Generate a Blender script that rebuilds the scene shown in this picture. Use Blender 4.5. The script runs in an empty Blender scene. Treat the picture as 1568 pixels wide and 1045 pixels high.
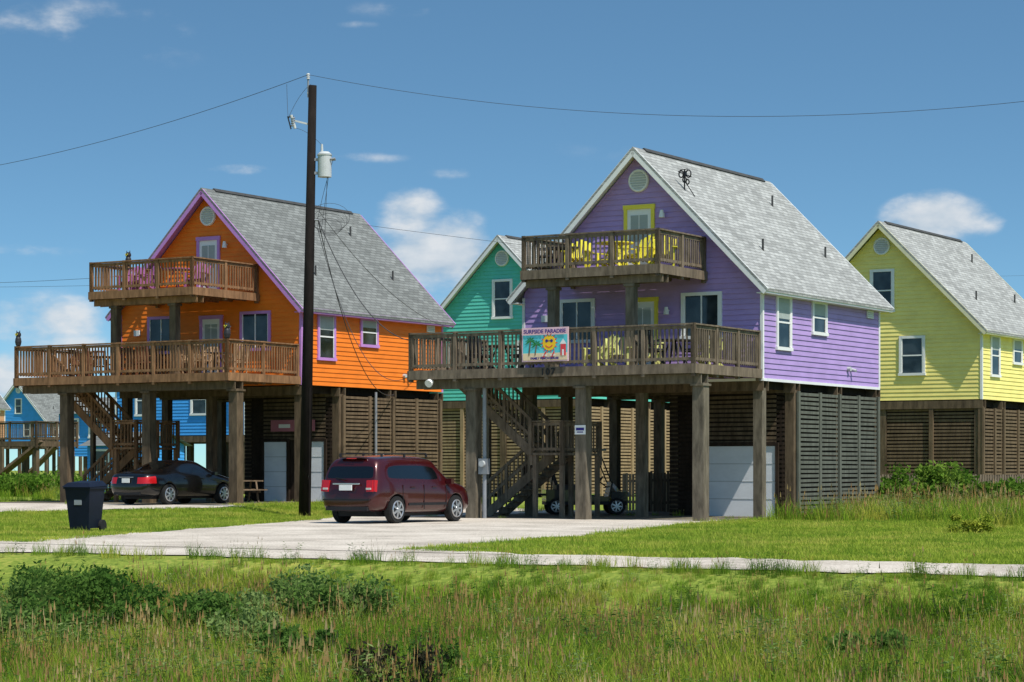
import bpy, bmesh, math, random
import numpy as np
from mathutils import Vector, Matrix
random.seed(7); rng=np.random.default_rng(7)
S=bpy.context.scene
A31=math.radians(31.2); CA=math.cos(A31); SA=math.sin(A31)
HC=1.42; F=3500.0
# ---------------------------------------------------------------- materials
def newmat(name):
    m=bpy.data.materials.new(name); m.use_nodes=True
    nt=m.node_tree; b=nt.nodes['Principled BSDF']; return m,nt,b
def N(nt,t,**k):
    n=nt.nodes.new(t)
    for a,v in k.items(): setattr(n,a,v)
    return n
def mat(name,c,rough=.6,var=.25,scale=3.0,stretch=(1,1,1),bump=0.0,metal=0,spec=.3,fine=0.0,coat=0):
    m,nt,b=newmat(name)
    tc=N(nt,'ShaderNodeTexCoord'); mp=N(nt,'ShaderNodeMapping'); mp.inputs['Scale'].default_value=stretch
    nt.links.new(tc.outputs['Object'],mp.inputs['Vector'])
    no=N(nt,'ShaderNodeTexNoise'); no.inputs['Scale'].default_value=scale; no.inputs['Detail'].default_value=6; no.inputs['Roughness'].default_value=.65
    nt.links.new(mp.outputs[0],no.inputs['Vector'])
    r=N(nt,'ShaderNodeValToRGB'); e=r.color_ramp.elements
    e[0].position=.3; e[1].position=.72
    e[0].color=(*[x*(1-var) for x in c],1); e[1].color=(*[min(1,x*(1+var)) for x in c],1)
    nt.links.new(no.outputs['Fac'],r.inputs['Fac']); nt.links.new(r.outputs['Color'],b.inputs['Base Color'])
    b.inputs['Roughness'].default_value=rough; b.inputs['Metallic'].default_value=metal
    b.inputs['Specular IOR Level'].default_value=spec; b.inputs['Coat Weight'].default_value=coat
    b.inputs['Coat Roughness'].default_value=.05
    if bump:
        bp=N(nt,'ShaderNodeBump'); bp.inputs['Strength'].default_value=bump; bp.inputs['Distance'].default_value=.02
        nt.links.new(no.outputs['Fac'],bp.inputs['Height']); nt.links.new(bp.outputs[0],b.inputs['Normal'])
    return m
def wood(name,c,var=.5): return mat(name,c,.85,var,2.2,(3,3,.7),.4,spec=.15)
def paint(name,c,var=.12):
    m=mat(name,c,.55,var,1.3,(1,1,2.0),.05,spec=.25); return m
M={}
M['wood']=wood('weathered_wood',(.20,.14,.09))
M['woodgrey']=wood('grey_wood',(.18,.14,.10))
M['pile']=wood('pile_wood',(.125,.09,.057))
M['pilegrey']=wood('pile_wood_grey',(.155,.13,.095))
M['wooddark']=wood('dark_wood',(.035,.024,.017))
M['ridge']=mat('ridge_cap',(.06,.06,.06),.9,.3)
M['white']=paint('white_trim',(.80,.80,.78),.06)
M['lilac']=paint('lilac_trim',(.52,.25,.60))
M['yellowtrim']=paint('yellow_trim',(.80,.68,.08))
M['cream']=paint('cream_trim',(.74,.70,.46))
M['black']=mat('black_metal',(.015,.015,.017),.4,.2)
M['grey']=mat('grey_metal',(.30,.31,.33),.45,.15,metal=.3)
M['ltgrey']=mat('light_grey',(.5,.52,.52),.5,.1)
M['garage']=paint('garage_door_paint',(.74,.77,.80),.08)
m,nt,b=newmat('window_glass'); b.inputs['Roughness'].default_value=.06; b.inputs['Specular IOR Level'].default_value=.5
tc=N(nt,'ShaderNodeTexCoord'); no=N(nt,'ShaderNodeTexNoise'); no.inputs['Scale'].default_value=1.4
rp=N(nt,'ShaderNodeValToRGB'); rp.color_ramp.elements[0].color=(.006,.009,.011,1); rp.color_ramp.elements[1].color=(.04,.055,.065,1); rp.color_ramp.elements[0].position=.4; rp.color_ramp.elements[1].position=.65
nt.links.new(tc.outputs['Object'],no.inputs['Vector']); nt.links.new(no.outputs[0],rp.inputs[0]); nt.links.new(rp.outputs[0],b.inputs['Base Color'])
M['glass']=m
M['curtain']=paint('window_blind',(.36,.40,.38),.15)
def roofmat(name,c):
    m,nt,b=newmat(name); tc=N(nt,'ShaderNodeTexCoord'); sx=N(nt,'ShaderNodeSeparateXYZ'); nt.links.new(tc.outputs['Object'],sx.inputs[0])
    mu=N(nt,'ShaderNodeMath',operation='MULTIPLY'); mu.inputs[1].default_value=1.414; nt.links.new(sx.outputs[2],mu.inputs[0])
    cx=N(nt,'ShaderNodeCombineXYZ'); nt.links.new(sx.outputs[1],cx.inputs[0]); nt.links.new(mu.outputs[0],cx.inputs[1])
    br=N(nt,'ShaderNodeTexBrick'); br.inputs['Scale'].default_value=1; br.inputs['Brick Width'].default_value=.34; br.inputs['Row Height'].default_value=.15
    br.inputs['Mortar Size'].default_value=.012; br.inputs['Mortar Smooth'].default_value=.3; br.inputs['Bias'].default_value=0
    br.inputs['Color1'].default_value=(*[x*.76 for x in c],1); br.inputs['Color2'].default_value=(*[x*1.2 for x in c],1); br.inputs['Mortar'].default_value=(*[x*.45 for x in c],1)
    nt.links.new(cx.outputs[0],br.inputs['Vector'])
    no=N(nt,'ShaderNodeTexNoise'); no.inputs['Scale'].default_value=.9; no.inputs['Detail'].default_value=8; nt.links.new(tc.outputs['Object'],no.inputs['Vector'])
    rp=N(nt,'ShaderNodeValToRGB'); rp.color_ramp.elements[0].position=.3; rp.color_ramp.elements[1].position=.7
    rp.color_ramp.elements[0].color=(.82,.82,.82,1); rp.color_ramp.elements[1].color=(1.0,1.0,1.0,1); nt.links.new(no.outputs[0],rp.inputs[0])
    mx=N(nt,'ShaderNodeMix',data_type='RGBA',blend_type='MULTIPLY'); mx.inputs[0].default_value=1
    nt.links.new(br.outputs[0],mx.inputs[6]); nt.links.new(rp.outputs[0],mx.inputs[7]); nt.links.new(mx.outputs[2],b.inputs['Base Color'])
    b.inputs['Roughness'].default_value=.9; b.inputs['Specular IOR Level'].default_value=.15
    bp=N(nt,'ShaderNodeBump'); bp.inputs['Strength'].default_value=.5; bp.inputs['Distance'].default_value=.01; nt.links.new(br.outputs['Fac'],bp.inputs['Height']); bp.invert=True
    nt.links.new(bp.outputs[0],b.inputs['Normal'])
    return m
# ---------------------------------------------------------------- mesh builder
class MB:
    def __init__(s): s.v=[];s.f=[];s.m=[];s.mats=[]
    def mi(s,k):
        if k not in s.mats: s.mats.append(k)
        return s.mats.index(k)
    def box(s,x0,x1,y0,y1,z0,z1,k='wood'):
        n=len(s.v); s.v+=[(x,y,z) for z in(z0,z1) for y in(y0,y1) for x in(x0,x1)]
        s.f+=[(n,n+2,n+3,n+1),(n+4,n+5,n+7,n+6),(n,n+1,n+5,n+4),(n+2,n+6,n+7,n+3),(n,n+4,n+6,n+2),(n+1,n+3,n+7,n+5)]; s.m+=[s.mi(k)]*6
    def beam(s,p,q,w,h,k='wood',up=(0,0,1)):
        p=Vector(p);q=Vector(q);d=(q-p).normalized();u=Vector(up)
        if abs(d.dot(u))>.99:u=Vector((0,1,0))
        r=d.cross(u).normalized();u=r.cross(d).normalized(); n=len(s.v)
        for c in(p,q):
            for a,b in((-1,-1),(1,-1),(1,1),(-1,1)): s.v.append(tuple(c+r*(a*w/2)+u*(b*h/2)))
        s.f+=[(n+3,n+2,n+1,n),(n+4,n+5,n+6,n+7)]+[(n+i,n+(i+1)%4,n+4+(i+1)%4,n+4+i) for i in range(4)]; s.m+=[s.mi(k)]*6
    def cyl(s,p,q,r0,r1=None,n=12,k='wood',caps=True):
        r1=r0 if r1 is None else r1; p=Vector(p);q=Vector(q);d=(q-p).normalized();u=Vector((0,0,1)) if abs(d.z)<.9 else Vector((1,0,0))
        a=d.cross(u).normalized();b=d.cross(a).normalized();o=len(s.v)
        for c,r in((p,r0),(q,r1)):
            for i in range(n):
                t=2*math.pi*i/n; s.v.append(tuple(c+a*(r*math.cos(t))+b*(r*math.sin(t))))
        for i in range(n): s.f.append((o+i,o+(i+1)%n,o+n+(i+1)%n,o+n+i)); s.m.append(s.mi(k))
        if caps: s.f+=[tuple(o+i for i in range(n))[::-1],tuple(o+n+i for i in range(n))]; s.m+=[s.mi(k)]*2
    def poly(s,pts,k='wood'):
        n=len(s.v); s.v+=[tuple(p) for p in pts]; s.f.append(tuple(range(n,n+len(pts)))); s.m.append(s.mi(k))
    def torus(s,c,ax,R,r,k='black',n=24,m=10):
        c=Vector(c);d=Vector(ax).normalized();u=Vector((0,0,1)) if abs(d.z)<.9 else Vector((1,0,0));a=d.cross(u).normalized();b=d.cross(a).normalized();o=len(s.v)
        for i in range(n):
            t=2*math.pi*i/n; rd=a*math.cos(t)+b*math.sin(t)
            for j in range(m):
                q=2*math.pi*j/m; s.v.append(tuple(c+rd*(R+r*math.cos(q))+d*(r*math.sin(q))))
        for i in range(n):
            for j in range(m): s.f.append((o+i*m+j,o+((i+1)%n)*m+j,o+((i+1)%n)*m+(j+1)%m,o+i*m+(j+1)%m)); s.m.append(s.mi(k))
    def mesh(s,name):
        me=bpy.data.meshes.new(name); me.from_pydata(s.v,[],s.f)
        for k in s.mats: me.materials.append(M[k] if isinstance(k,str) else k)
        me.polygons.foreach_set('material_index',s.m); me.update(); return me
    def obj(s,name,parent=None,smooth=False,bevel=0,loc=None,rotz=0):
        me=s.mesh(name); o=bpy.data.objects.new(name,me); S.collection.objects.link(o)
        bm=bmesh.new(); bm.from_mesh(me); bmesh.ops.recalc_face_normals(bm,faces=bm.faces); bm.to_mesh(me); bm.free()
        if smooth:
            for p in me.polygons:p.use_smooth=True
        if bevel:
            b=o.modifiers.new('bevel','BEVEL'); b.width=bevel; b.segments=2; b.limit_method='ANGLE'
        if parent: o.parent=parent
        if loc is not None: o.location=loc; o.rotation_euler=(0,0,rotz)
        return o
def empty(name,loc,rotz=0):
    e=bpy.data.objects.new(name,None); S.collection.objects.link(e); e.location=loc; e.rotation_euler=(0,0,rotz); e.empty_display_size=.3; return e
def sst(x,a,b):
    t=np.clip((np.asarray(x,dtype=float)-a)/(b-a),0,1); return t*t*(3-2*t)
def ground_z(x,y):
    x=np.asarray(x,dtype=float);y=np.asarray(y,dtype=float)
    a=x*CA-y*SA; b=x*SA+y*CA
    m1=.28*(1-sst(a,-45,-40))*sst(b,51,56.5); m2=.28*sst(b,72,79)*(1-sst(a,-38,-33))
    z=np.maximum(m1,m2)
    z=z-.68*(1-sst(b,25.9,28.9))
    z=z+.05*np.sin(x*.35+1)*np.sin(y*.28)*(1-sst(b,24,27))
    z=z+.22*sst(a,-24.5,-18)*sst(b,46,56)*(1-sst(b,70,80))
    return z
def gz(x,y): return float(ground_z(x,y))
# ---------------------------------------------------------------- ground
def axis(lo,hi,step,far,n):
    core=np.arange(lo,hi+step/2,step); t=np.geomspace(1,far,n)-1
    return np.concatenate([lo-step-t[::-1],core,hi+step+t])
xs=axis(-34,34,.4,3000,26); ys=axis(4,112,.4,4000,26)
X,Y=np.meshgrid(xs,ys); Z=ground_z(X,Y)
vv=np.stack([X.ravel(),Y.ravel(),Z.ravel()],1); nx,ny=len(xs),len(ys)
ii=(np.arange(ny-1)[:,None]*nx+np.arange(nx-1)[None]).ravel()
me=bpy.data.meshes.new('ground'); me.from_pydata(vv.tolist(),[],np.stack([ii,ii+1,ii+nx+1,ii+nx],1).tolist())
g=bpy.data.objects.new('ground',me); S.collection.objects.link(g)
for p in me.polygons:p.use_smooth=True
def groundmat(name,cols,sc,sc2,bump=.5,w2=.8):
    m,nt,b=newmat(name); ge=N(nt,'ShaderNodeNewGeometry')
    n1=N(nt,'ShaderNodeTexNoise'); n1.inputs['Scale'].default_value=sc; n1.inputs['Detail'].default_value=8; n1.inputs['Roughness'].default_value=.7
    n2=N(nt,'ShaderNodeTexNoise'); n2.inputs['Scale'].default_value=sc2; n2.inputs['Detail'].default_value=4
    for n in(n1,n2): nt.links.new(ge.outputs['Position'],n.inputs['Vector'])
    r=N(nt,'ShaderNodeValToRGB'); e=r.color_ramp.elements
    for i,(p,c) in enumerate(cols):
        q=e[i] if i<2 else e.new(p); q.position=p; q.color=(*c,1)
    ad=N(nt,'ShaderNodeMath',operation='ADD'); ml=N(nt,'ShaderNodeMath',operation='MULTIPLY_ADD'); ml.inputs[1].default_value=w2; ml.inputs[2].default_value=-w2/2
    nt.links.new(n2.outputs[0],ml.inputs[0]); nt.links.new(n1.outputs[0],ad.inputs[0]); nt.links.new(ml.outputs[0],ad.inputs[1])
    nt.links.new(ad.outputs[0],r.inputs[0]); nt.links.new(r.outputs[0],b.inputs['Base Color']); b.inputs['Roughness'].default_value=.95; b.inputs['Specular IOR Level'].default_value=.1
    bp=N(nt,'ShaderNodeBump'); bp.inputs['Strength'].default_value=bump; bp.inputs['Distance'].default_value=.03; nt.links.new(n2.outputs[0],bp.inputs['Height']); nt.links.new(bp.outputs[0],b.inputs['Normal'])
    return m
me.materials.append(groundmat('grass_ground',[(.3,(.12,.17,.025)),(.7,(.34,.33,.07)),(.5,(.20,.26,.04))],.35,12))
gravel=groundmat('gravel',[(.18,(.22,.19,.155)),(.8,(.74,.67,.58)),(.5,(.53,.47,.395))],.45,26,.7,.95)
dirt=groundmat('dirt_pad',[(.25,(.08,.068,.048)),(.75,(.26,.225,.17)),(.5,(.16,.14,.105))],.8,16,.6)
def ribbon(name,L,R,n,m,mt,off):
    def samp(P,k):
        P=np.array(P,float); d=np.concatenate([[0],np.cumsum(np.hypot(*np.diff(P,axis=0).T))]); t=np.linspace(0,d[-1],k); return np.stack([np.interp(t,d,P[:,0]),np.interp(t,d,P[:,1])],1)
    l=samp(L,n);r=samp(R,n); k=np.arange(n)
    for e,ph in((l,0),(r,2)):
        w=(.16*np.sin(k*.9+ph)+.12*np.sin(k*2.3+ph*2)+.10*rng.normal(size=n))
        d=(r-l); d/=np.linalg.norm(d,axis=1)[:,None]; e+=d*w[:,None]
    t=np.linspace(0,1,m)[None,:,None]; P=l[:,None]*(1-t)+r[:,None]*t
    z=ground_z(P[...,0],P[...,1])+off; v=np.concatenate([P,z[...,None]],2).reshape(-1,3)
    i=(np.arange(n-1)[:,None]*m+np.arange(m-1)).ravel(); me=bpy.data.meshes.new(name); me.from_pydata(v.tolist(),[],np.stack([i,i+1,i+m+1,i+m],1).tolist()); me.materials.append(mt)
    o=bpy.data.objects.new(name,me); S.collection.objects.link(o); return o
def ab(a,b): return (a*CA+b*SA,-a*SA+b*CA)
ribbon('gravel_road',[ab(a,32.8) for a in(-90,60)],[ab(a,29.2) for a in(-90,60)],420,8,gravel,.02)
ribbon('gravel_driveway',[ab(-34.2,32.3),(-8.6,49),(-7.2,56),(-5.6,64),(-5,70),(-1.8,82)],[ab(-19.6,32.3),(-.9,42.5),(1.6,49),(5.0,60.4),(6.9,64.9),(11.5,72)],70,40,gravel,.028)
ribbon('dirt_track',[(-40,86),(-18,79),(-7.5,72.5)],[(-36,76),(-17.5,71.8),(-9.3,70.2)],60,24,gravel,.024)
ribbon('dirt_pad',[ab(-56.2,57.5),ab(-56.2,74)],[ab(-45.9,57.5),ab(-45.9,74)],40,24,dirt,.034)
ribbon('dirt_pad',[ab(-37.6,55.6),ab(-37.6,71)],[ab(-27.7,57.5),ab(-27.7,69)],40,24,dirt,.036)
def on_gravel(x,y):
    a=x*CA-y*SA;b=x*SA+y*CA
    if 29.1<b<32.95: return True
    if 32<b and y<84:
        yl=np.interp(y,[38,49,56,64,70,82],[-10,-8.6,-7.2,-5.6,-5,-1.8]); yr=np.interp(y,[38,42.5,49,60.4,64.9,72,84],[-3,-.9,1.6,5.0,6.9,11.5,11.5])
        if yl-.05<x<yr+.05: return True
    if -56.2<a<-45.9 and 57.3<b<74: return True
    if -37.6<a<-27.7 and 56.5<b<71: return True
    if x<-8.5:
        yt=np.interp(x,[-40,-18,-7.5],[86,79,72.5]); yb=np.interp(x,[-36,-17.5,-9.3],[76,71.8,70.2])
        if yb<y<yt: return True
    return False
# ---------------------------------------------------------------- houses
W=7.96;D=8.76;ZB=4.04;ZR=10.94;HX=-W/2
def siding(mb,horig,ud,nd,z0,z1,rng_f,k,ex=.155):
    ud=Vector(ud);nd=Vector(nd);o=Vector(horig);z=z0
    while z<z1-1e-4:
        zt=min(z+ex,z1); a0,b0=rng_f(z);a1,b1=rng_f(zt)
        if b0-a0<.02:break
        if b1<a1:a1=b1=(a1+b1)/2
        P=lambda u,zz,n:o+ud*u+nd*n+Vector((0,0,zz))
        mb.poly([P(a0,z,.026),P(b0,z,.026),P(b1,zt,.004),P(a1,zt,.004)],k)
        mb.poly([P(a0,z,.0),P(b0,z,.0),P(b0,z,.026),P(a0,z,.026)],k)
        z=zt
def window(mb,face,c,w,z0,z1,trim,blind=False,wide=False,D_=D):
    def B(u0,u1,n0,n1,a,b,k):
        if face=='f': mb.box(u0,u1,-n1,-n0,a,b,k)
        else: mb.box(n0,n1,u0,u1,a,b,k)
    t=.10; a=c-w/2;b=c+w/2
    B(a,a+t,.0,.07,z0,z1,trim);B(b-t,b,.0,.07,z0,z1,trim);B(a+t,b-t,.0,.075,z1-t,z1,trim);B(a-.03,b+.03,.0,.09,z0-.02,z0+t-.02,trim)
    B(a+t,b-t,.0,.035,z0+t-.02,z1-t,'glass')
    zm=(z0+z1)/2
    if wide: B(c-.02,c+.02,.035,.055,z0+t,z1-t,'white')
    else: B(a+t,b-t,.035,.06,zm-.025,zm+.025,'white')
    B(a+t,a+t+.035,.035,.055,z0+t,z1-t,'white');B(b-t-.035,b-t,.035,.055,z0+t,z1-t,'white')
    if blind:
        zb=zm+.025+random.uniform(-.0,.25); B(a+t+.035,b-t-.035,.0352,.042,zb,z1-t-.002,'curtain')
def door(mb,c,w,z0,z1,trim,slab='white',glass=True):
    a=c-w/2;b=c+w/2;t=.11
    mb.box(a,a+t,-.07,0,z0,z1,trim);mb.box(b-t,b,-.07,0,z0,z1,trim);mb.box(a-.02,b+.02,-.08,0,z1-t,z1+.02,trim)
    mb.box(a+t,b-t,-.04,0,z0,z1-t,slab)
    if glass:
        mb.box(a+t+.12,b-t-.12,-.05,-.041,z0+.95,z1-t-.18,'curtain'); mb.box(c-.012,c+.012,-.056,-.051,z0+.95,z1-t-.18,slab)
    mb.cyl((a+t+.08,-.04,z0+1),(a+t+.08,-.1,z0+1),.03,n=8,k='grey')
def railing(mb,p,q,z,k,posts=1.55,h=1.08,sp=.135):
    p=Vector((*p,z));q=Vector((*q,z));L=(q-p).length;d=(q-p)/L;n=max(1,round(L/posts))
    for i in range(n+1):
        c=p+d*(L*i/n); mb.box(c.x-.055,c.x+.055,c.y-.055,c.y+.055,z-.34,z+h+.02,k)
    up=Vector((0,0,1))
    mb.beam(p+up*(h-.01),q+up*(h-.01),.15,.04,k); mb.beam(p+up*(h-.09),q+up*(h-.09),.045,.09,k); mb.beam(p+up*.13,q+up*.13,.045,.08,k)
    nb=int(L/sp)
    for i in range(nb):
        c=p+d*((i+.5)*L/nb)
        j=random.uniform(-.01,.01); mb.box(c.x-.019+j,c.x+.019+j,c.y-.019,c.y+.019,z+.06,z+h-.05,k)
def deckplat(mb,x0,x1,y0,y1,z,k):
    y=y0
    while y<y1-.02:
        mb.box(x0,x1,y,min(y+.135,y1),z-.035,z,k); y+=.145
    mb.box(x0-.02,x1+.02,y0-.045,y0-.003,z-.27,z-.01,k); mb.box(x1+.003,x1+.045,y0-.045,y1,z-.27,z-.01,k); mb.box(x0-.045,x0-.003,y0-.045,y1,z-.27,z-.01,k)
    x=x0+.3
    while x<x1: mb.box(x,x+.045,y0,y1-.01,z-.25,z-.036,k); x+=.6
def stair(mb,p,q,w,k):
    p=Vector(p);q=Vector(q);n=max(2,round((p.z-q.z)/.19))
    for s in(-w/2,w/2):
        o=Vector((0,s,0)); mb.beam(p+o,q+o,.05,.27,k)
        h=Vector((0,0,.95)); mb.beam(p+o+h,q+o+h,.06,.09,k); mb.beam(p+o+h*.5,q+o+h*.5,.04,.08,k)
        for i in range(4):
            c=p+(q-p)*(i/3)+o; mb.box(c.x-.045,c.x+.045,c.y-.045,c.y+.045,c.z-.1,c.z+.97,k)
        m=int(abs(q.x-p.x)/.14)
        for i in range(m):
            c=p+(q-p)*((i+.5)/m)+o; mb.box(c.x-.018,c.x+.018,c.y-.018,c.y+.018,c.z+.08,c.z+.93,k)
    for i in range(n):
        c=p+(q-p)*((i+.5)/n); mb.box(c.x-.14,c.x+.14,c.y-w/2+.03,c.y+w/2-.03,c.z-.02,c.z+.025,k)
def louver(mb,face,a,b,pos,z0,z1,k,sp=.135,back=True,outn=1):
    z=z0
    while z<z1-.05:
        tz=.085+random.uniform(-.006,.006); e=random.uniform(-.012,.012)
        if face=='f': mb.beam((a,pos-.02,z+tz/2+e),(b,pos-.02,z+tz/2-e),.03,tz,k)
        else: mb.beam((pos+.02,a,z+tz/2+e),(pos+.02,b,z+tz/2-e),.03,tz,k)
        z+=sp
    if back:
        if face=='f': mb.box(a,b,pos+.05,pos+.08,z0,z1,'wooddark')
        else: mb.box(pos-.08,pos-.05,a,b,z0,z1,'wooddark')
def house(name,ox,oy,el,col,trim,roofk,deck=True,updepth=3.0,lowdepth=4.25,rake=None,pile='pile',encl='front',deckk='wood',lou='woodgrey'):
    H=empty(name,(ox,oy,el),-A31); rake=rake or trim
    mb=MB(); pk=col
    gab=lambda z:(max(-W,HX-(ZR-.16-z)),min(0,HX+(ZR-.16-z)))
    siding(mb,(0,0,0),(1,0,0),(0,-1,0),ZB,ZR-.2,gab,pk); siding(mb,(0,D,0),(1,0,0),(0,1,0),ZB,ZR-.2,gab,pk)
    siding(mb,(0,0,0),(0,1,0),(1,0,0),ZB,6.85,lambda z:(0,D),pk); siding(mb,(-W,0,0),(0,1,0),(-1,0,0),ZB,6.85,lambda z:(0,D),pk)
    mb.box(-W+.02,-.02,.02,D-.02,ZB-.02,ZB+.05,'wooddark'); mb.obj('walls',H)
    mb=MB()
    for x in(-W,0):
        for y in(0,D): mb.box(x-.045,x+.045,y-.045,y+.045,ZB-.01,6.66,trim)
    if name.startswith('purple'):
        mb.box(-W-.03,.04,-.055,-.027,ZB-.06,ZB+.02,trim) ; mb.box(.027,.055,-.03,D,ZB-.06,ZB+.02,trim)
    for sx in(-1,1):
        for y in(-.42,D+.37):
            mb.beam((HX+sx*.0,y,ZR-.13),(HX+sx*4.3,y,ZR-4.43),.035,.21,rake)
    for x in(.31,-W-.31): mb.box(x-.015,x+.015,-.43,D+.38,6.47,6.64,rake)
    mb.box(.0,.30,-.38,D+.33,6.47,6.50,rake); mb.box(-W-.30,-W,-.38,D+.33,6.47,6.50,rake)
    mb.obj('trim',H)
    mb=MB()
    for sx in(-1,1):
        e=HX+sx*4.33; a=(HX,ZR);b=(e,ZR-4.33);t=.09
        y0,y1=-.44,D+.39
        P=[(a[0],y0,a[1]),(b[0],y0,b[1]),(b[0],y1,b[1]),(a[0],y1,a[1])]
        Q=[(p[0],p[1],p[2]-t) for p in P]; mb.poly(P,roofk)
        mb.poly(Q[::-1],rake)
        for i in range(4): j=(i+1)%4; mb.poly([P[i],Q[i],Q[j],P[j]],roofk)
    mb.obj('roof',H)
    mb=MB()
    for sx in(-1,1): mb.beam((HX+sx*.055,.25,ZR-.02),(HX+sx*.055,D-.2,ZR-.02),.15,.035,'ridge',up=(sx,0,1))
    for vx,vy in((-1.0,2.2),(-1.2,7.3),(-2.9,7.0)):
        z=ZR-abs(vx-HX); mb.cyl((vx,vy,z-.1),(vx,vy,z+.34),.035,n=8,k='ridge')
    mb.obj('roof_vents',H)
    mb=MB(); vz=9.98; mb.cyl((HX,-.02,vz),(HX,-.075,vz),.34,n=28,k='white'); mb.torus((HX,-.075,vz),(0,1,0),.30,.035,'white',28,8)
    for i in range(-3,4):
        w=math.sqrt(.27**2-(i*.075)**2); mb.beam((HX-w,-.09,vz+i*.075),(HX+w,-.09,vz+i*.075),.02,.045,'ltgrey')
    mb.obj('gable_vent',H)
    mb=MB()
    dt='yellowtrim' if col=='purple' else trim
    wt='white' if col!='orange' else 'lilac'
    if deck:
        door(mb,-3.97,1.02,7.22,9.25,dt); door(mb,-3.85,1.0,4.32,6.5,dt,slab='white')
        window(mb,'f',-6.09,1.24,5.25,6.56,wt,wide=True,blind=False); window(mb,'f',-1.92,1.32,5.25,6.6,wt,wide=True,blind=False)
        for x,z in((-3.15,8.95),(-3.0,6.1)):
            mb.cyl((x,-.03,z),(x,-.16,z),.03,n=8,k='white'); mb.cyl((x,-.18,z-.12),(x,-.18,z+.1),.09,.05,n=10,k='white')
        mb.box(-7.3,-7.05,-.1,-.026,5.9,6.1,'white')
    else:
        window(mb,'f',-3.97,1.0,7.45,9.1,wt); window(mb,'f',-2.75,1.05,5.0,6.5,wt); window(mb,'f',-6.2,1.05,5.0,6.5,wt)
    window(mb,'s',1.42,1.05,4.93,6.53,wt,blind=True); window(mb,'s',4.0,1.1,5.5,6.52,wt,blind=True)
    mb.box(.026,.07,7.7,8.2,6.22,6.46,'white')
    for i in range(3): mb.box(.07,.085,7.74,8.16,6.26+i*.06,6.29+i*.06,'ltgrey')
    mb.cyl((.02,6.2,4.55),(.13,6.2,4.55),.07,n=12,k='ltgrey'); mb.cyl((.02,6.45,4.55),(.2,6.45,4.5),.05,n=10,k='ltgrey')
    mb.obj('windows_and_doors',H)
    mb=MB(); base=-.5
    rows=[0.15,2.35,5.5,D-.15]; 
    for y in rows:
        for x in(-.15,-3.98,-W+.15): mb.box(x-.14,x+.14,y-.14,y+.14,base,3.78,pile if y<1 else 'pile')
        mb.box(-W-.05,.05,y-.19,y-.141,3.70,4.0,'pile'); mb.box(-W-.05,.05,y+.141,y+.19,3.70,4.0,'pile')
    x=-W+.1
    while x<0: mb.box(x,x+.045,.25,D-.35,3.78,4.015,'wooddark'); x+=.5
    mb.obj('house_piles',H)
    if deck:
        ld=lowdepth; XL=-9.33; zf=4.32
        mb=MB()
        for x in(-.12,-3.8,-7.45):
            mb.box(x-.17,x+.17,-ld+.38,-ld+.72,base,3.80,pile)
            mb.box(x-.2,x+.2,-ld+.3,-ld+.8,3.72,3.78,pile)
        mb.box(-9.3,-.0,-ld+.33,-ld+.375,3.785,4.04,pile); mb.box(-9.3,-.0,-ld+.725,-ld+.77,3.785,4.04,pile)
        mb.box(-9.25,-9.1,-.2,-.05,base,4.04,pile)
        mb.obj('deck_piles',H)
        mb=MB(); deckplat(mb,XL,-.02,-ld,-.05,zf,deckk)
        railing(mb,(XL+.05,-ld+.02),(-.07,-ld+.02),zf,deckk); railing(mb,(-.07,-ld+.02),(-.07,-.12),zf,deckk); railing(mb,(XL+.05,-ld+.02),(XL+.05,-.12),zf,deckk)
        mb.obj('lower_deck',H)
        mb=MB(); zu=7.2; x0,x1=-6.23,-1.76; deckplat(mb,x0,x1,-updepth,-.05,zu,deckk)
        railing(mb,(x0+.05,-updepth+.02),(x1-.05,-updepth+.02),zu,deckk,1.5,.98); railing(mb,(x1-.05,-updepth+.02),(x1-.05,-.12),zu,deckk,1.5,.98); railing(mb,(x0+.05,-updepth+.02),(x0+.05,-.12),zu,deckk,1.5,.98)
        for x in(-2.84,-5.4):
            mb.box(x-.13,x+.13,-updepth+.25,-updepth+.51,zf,6.78,pile); mb.box(x-.17,x+.17,-updepth+.2,-updepth+.56,6.62,6.70,pile)
        mb.box(x0,x1,-updepth+.2,-updepth+.245,6.71,6.93,deckk); mb.box(x0,x1,-updepth+.515,-updepth+.56,6.71,6.93,deckk)
        mb.obj('upper_deck',H)
        mb=MB(); stair(mb,(-9.0,-1.9,4.2),(-6.3,-1.9,1.95),1.0,deckk)
        mb.box(-6.3,-5.2,-2.4,-.1,1.85,1.92,deckk); railing(mb,(-5.25,-2.35),(-5.25,-.15),1.9,deckk,1.1,.95); railing(mb,(-6.3,-2.35),(-5.25,-2.35),1.9,deckk,1.1,.95)
        for x,y in((-6.2,-2.3),(-5.3,-2.3),(-6.2,-.2),(-5.3,-.2)): mb.box(x-.06,x+.06,y-.06,y+.06,base,1.86,deckk)
        stair(mb,(-6.3,-.65,1.85),(-8.7,-.65,0),.95,deckk)
        mb.obj('stairs',H)
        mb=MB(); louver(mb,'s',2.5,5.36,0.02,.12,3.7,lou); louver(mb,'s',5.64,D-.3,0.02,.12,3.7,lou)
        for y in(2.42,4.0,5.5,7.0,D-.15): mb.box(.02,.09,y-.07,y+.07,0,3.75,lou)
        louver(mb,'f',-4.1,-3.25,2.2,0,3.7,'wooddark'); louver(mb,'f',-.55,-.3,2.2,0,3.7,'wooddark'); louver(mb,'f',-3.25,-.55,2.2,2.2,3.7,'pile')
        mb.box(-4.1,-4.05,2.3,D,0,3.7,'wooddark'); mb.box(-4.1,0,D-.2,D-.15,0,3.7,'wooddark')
        mb.box(-3.4,-.35,2.22,2.26,0,2.25,'wooddark')
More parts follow.
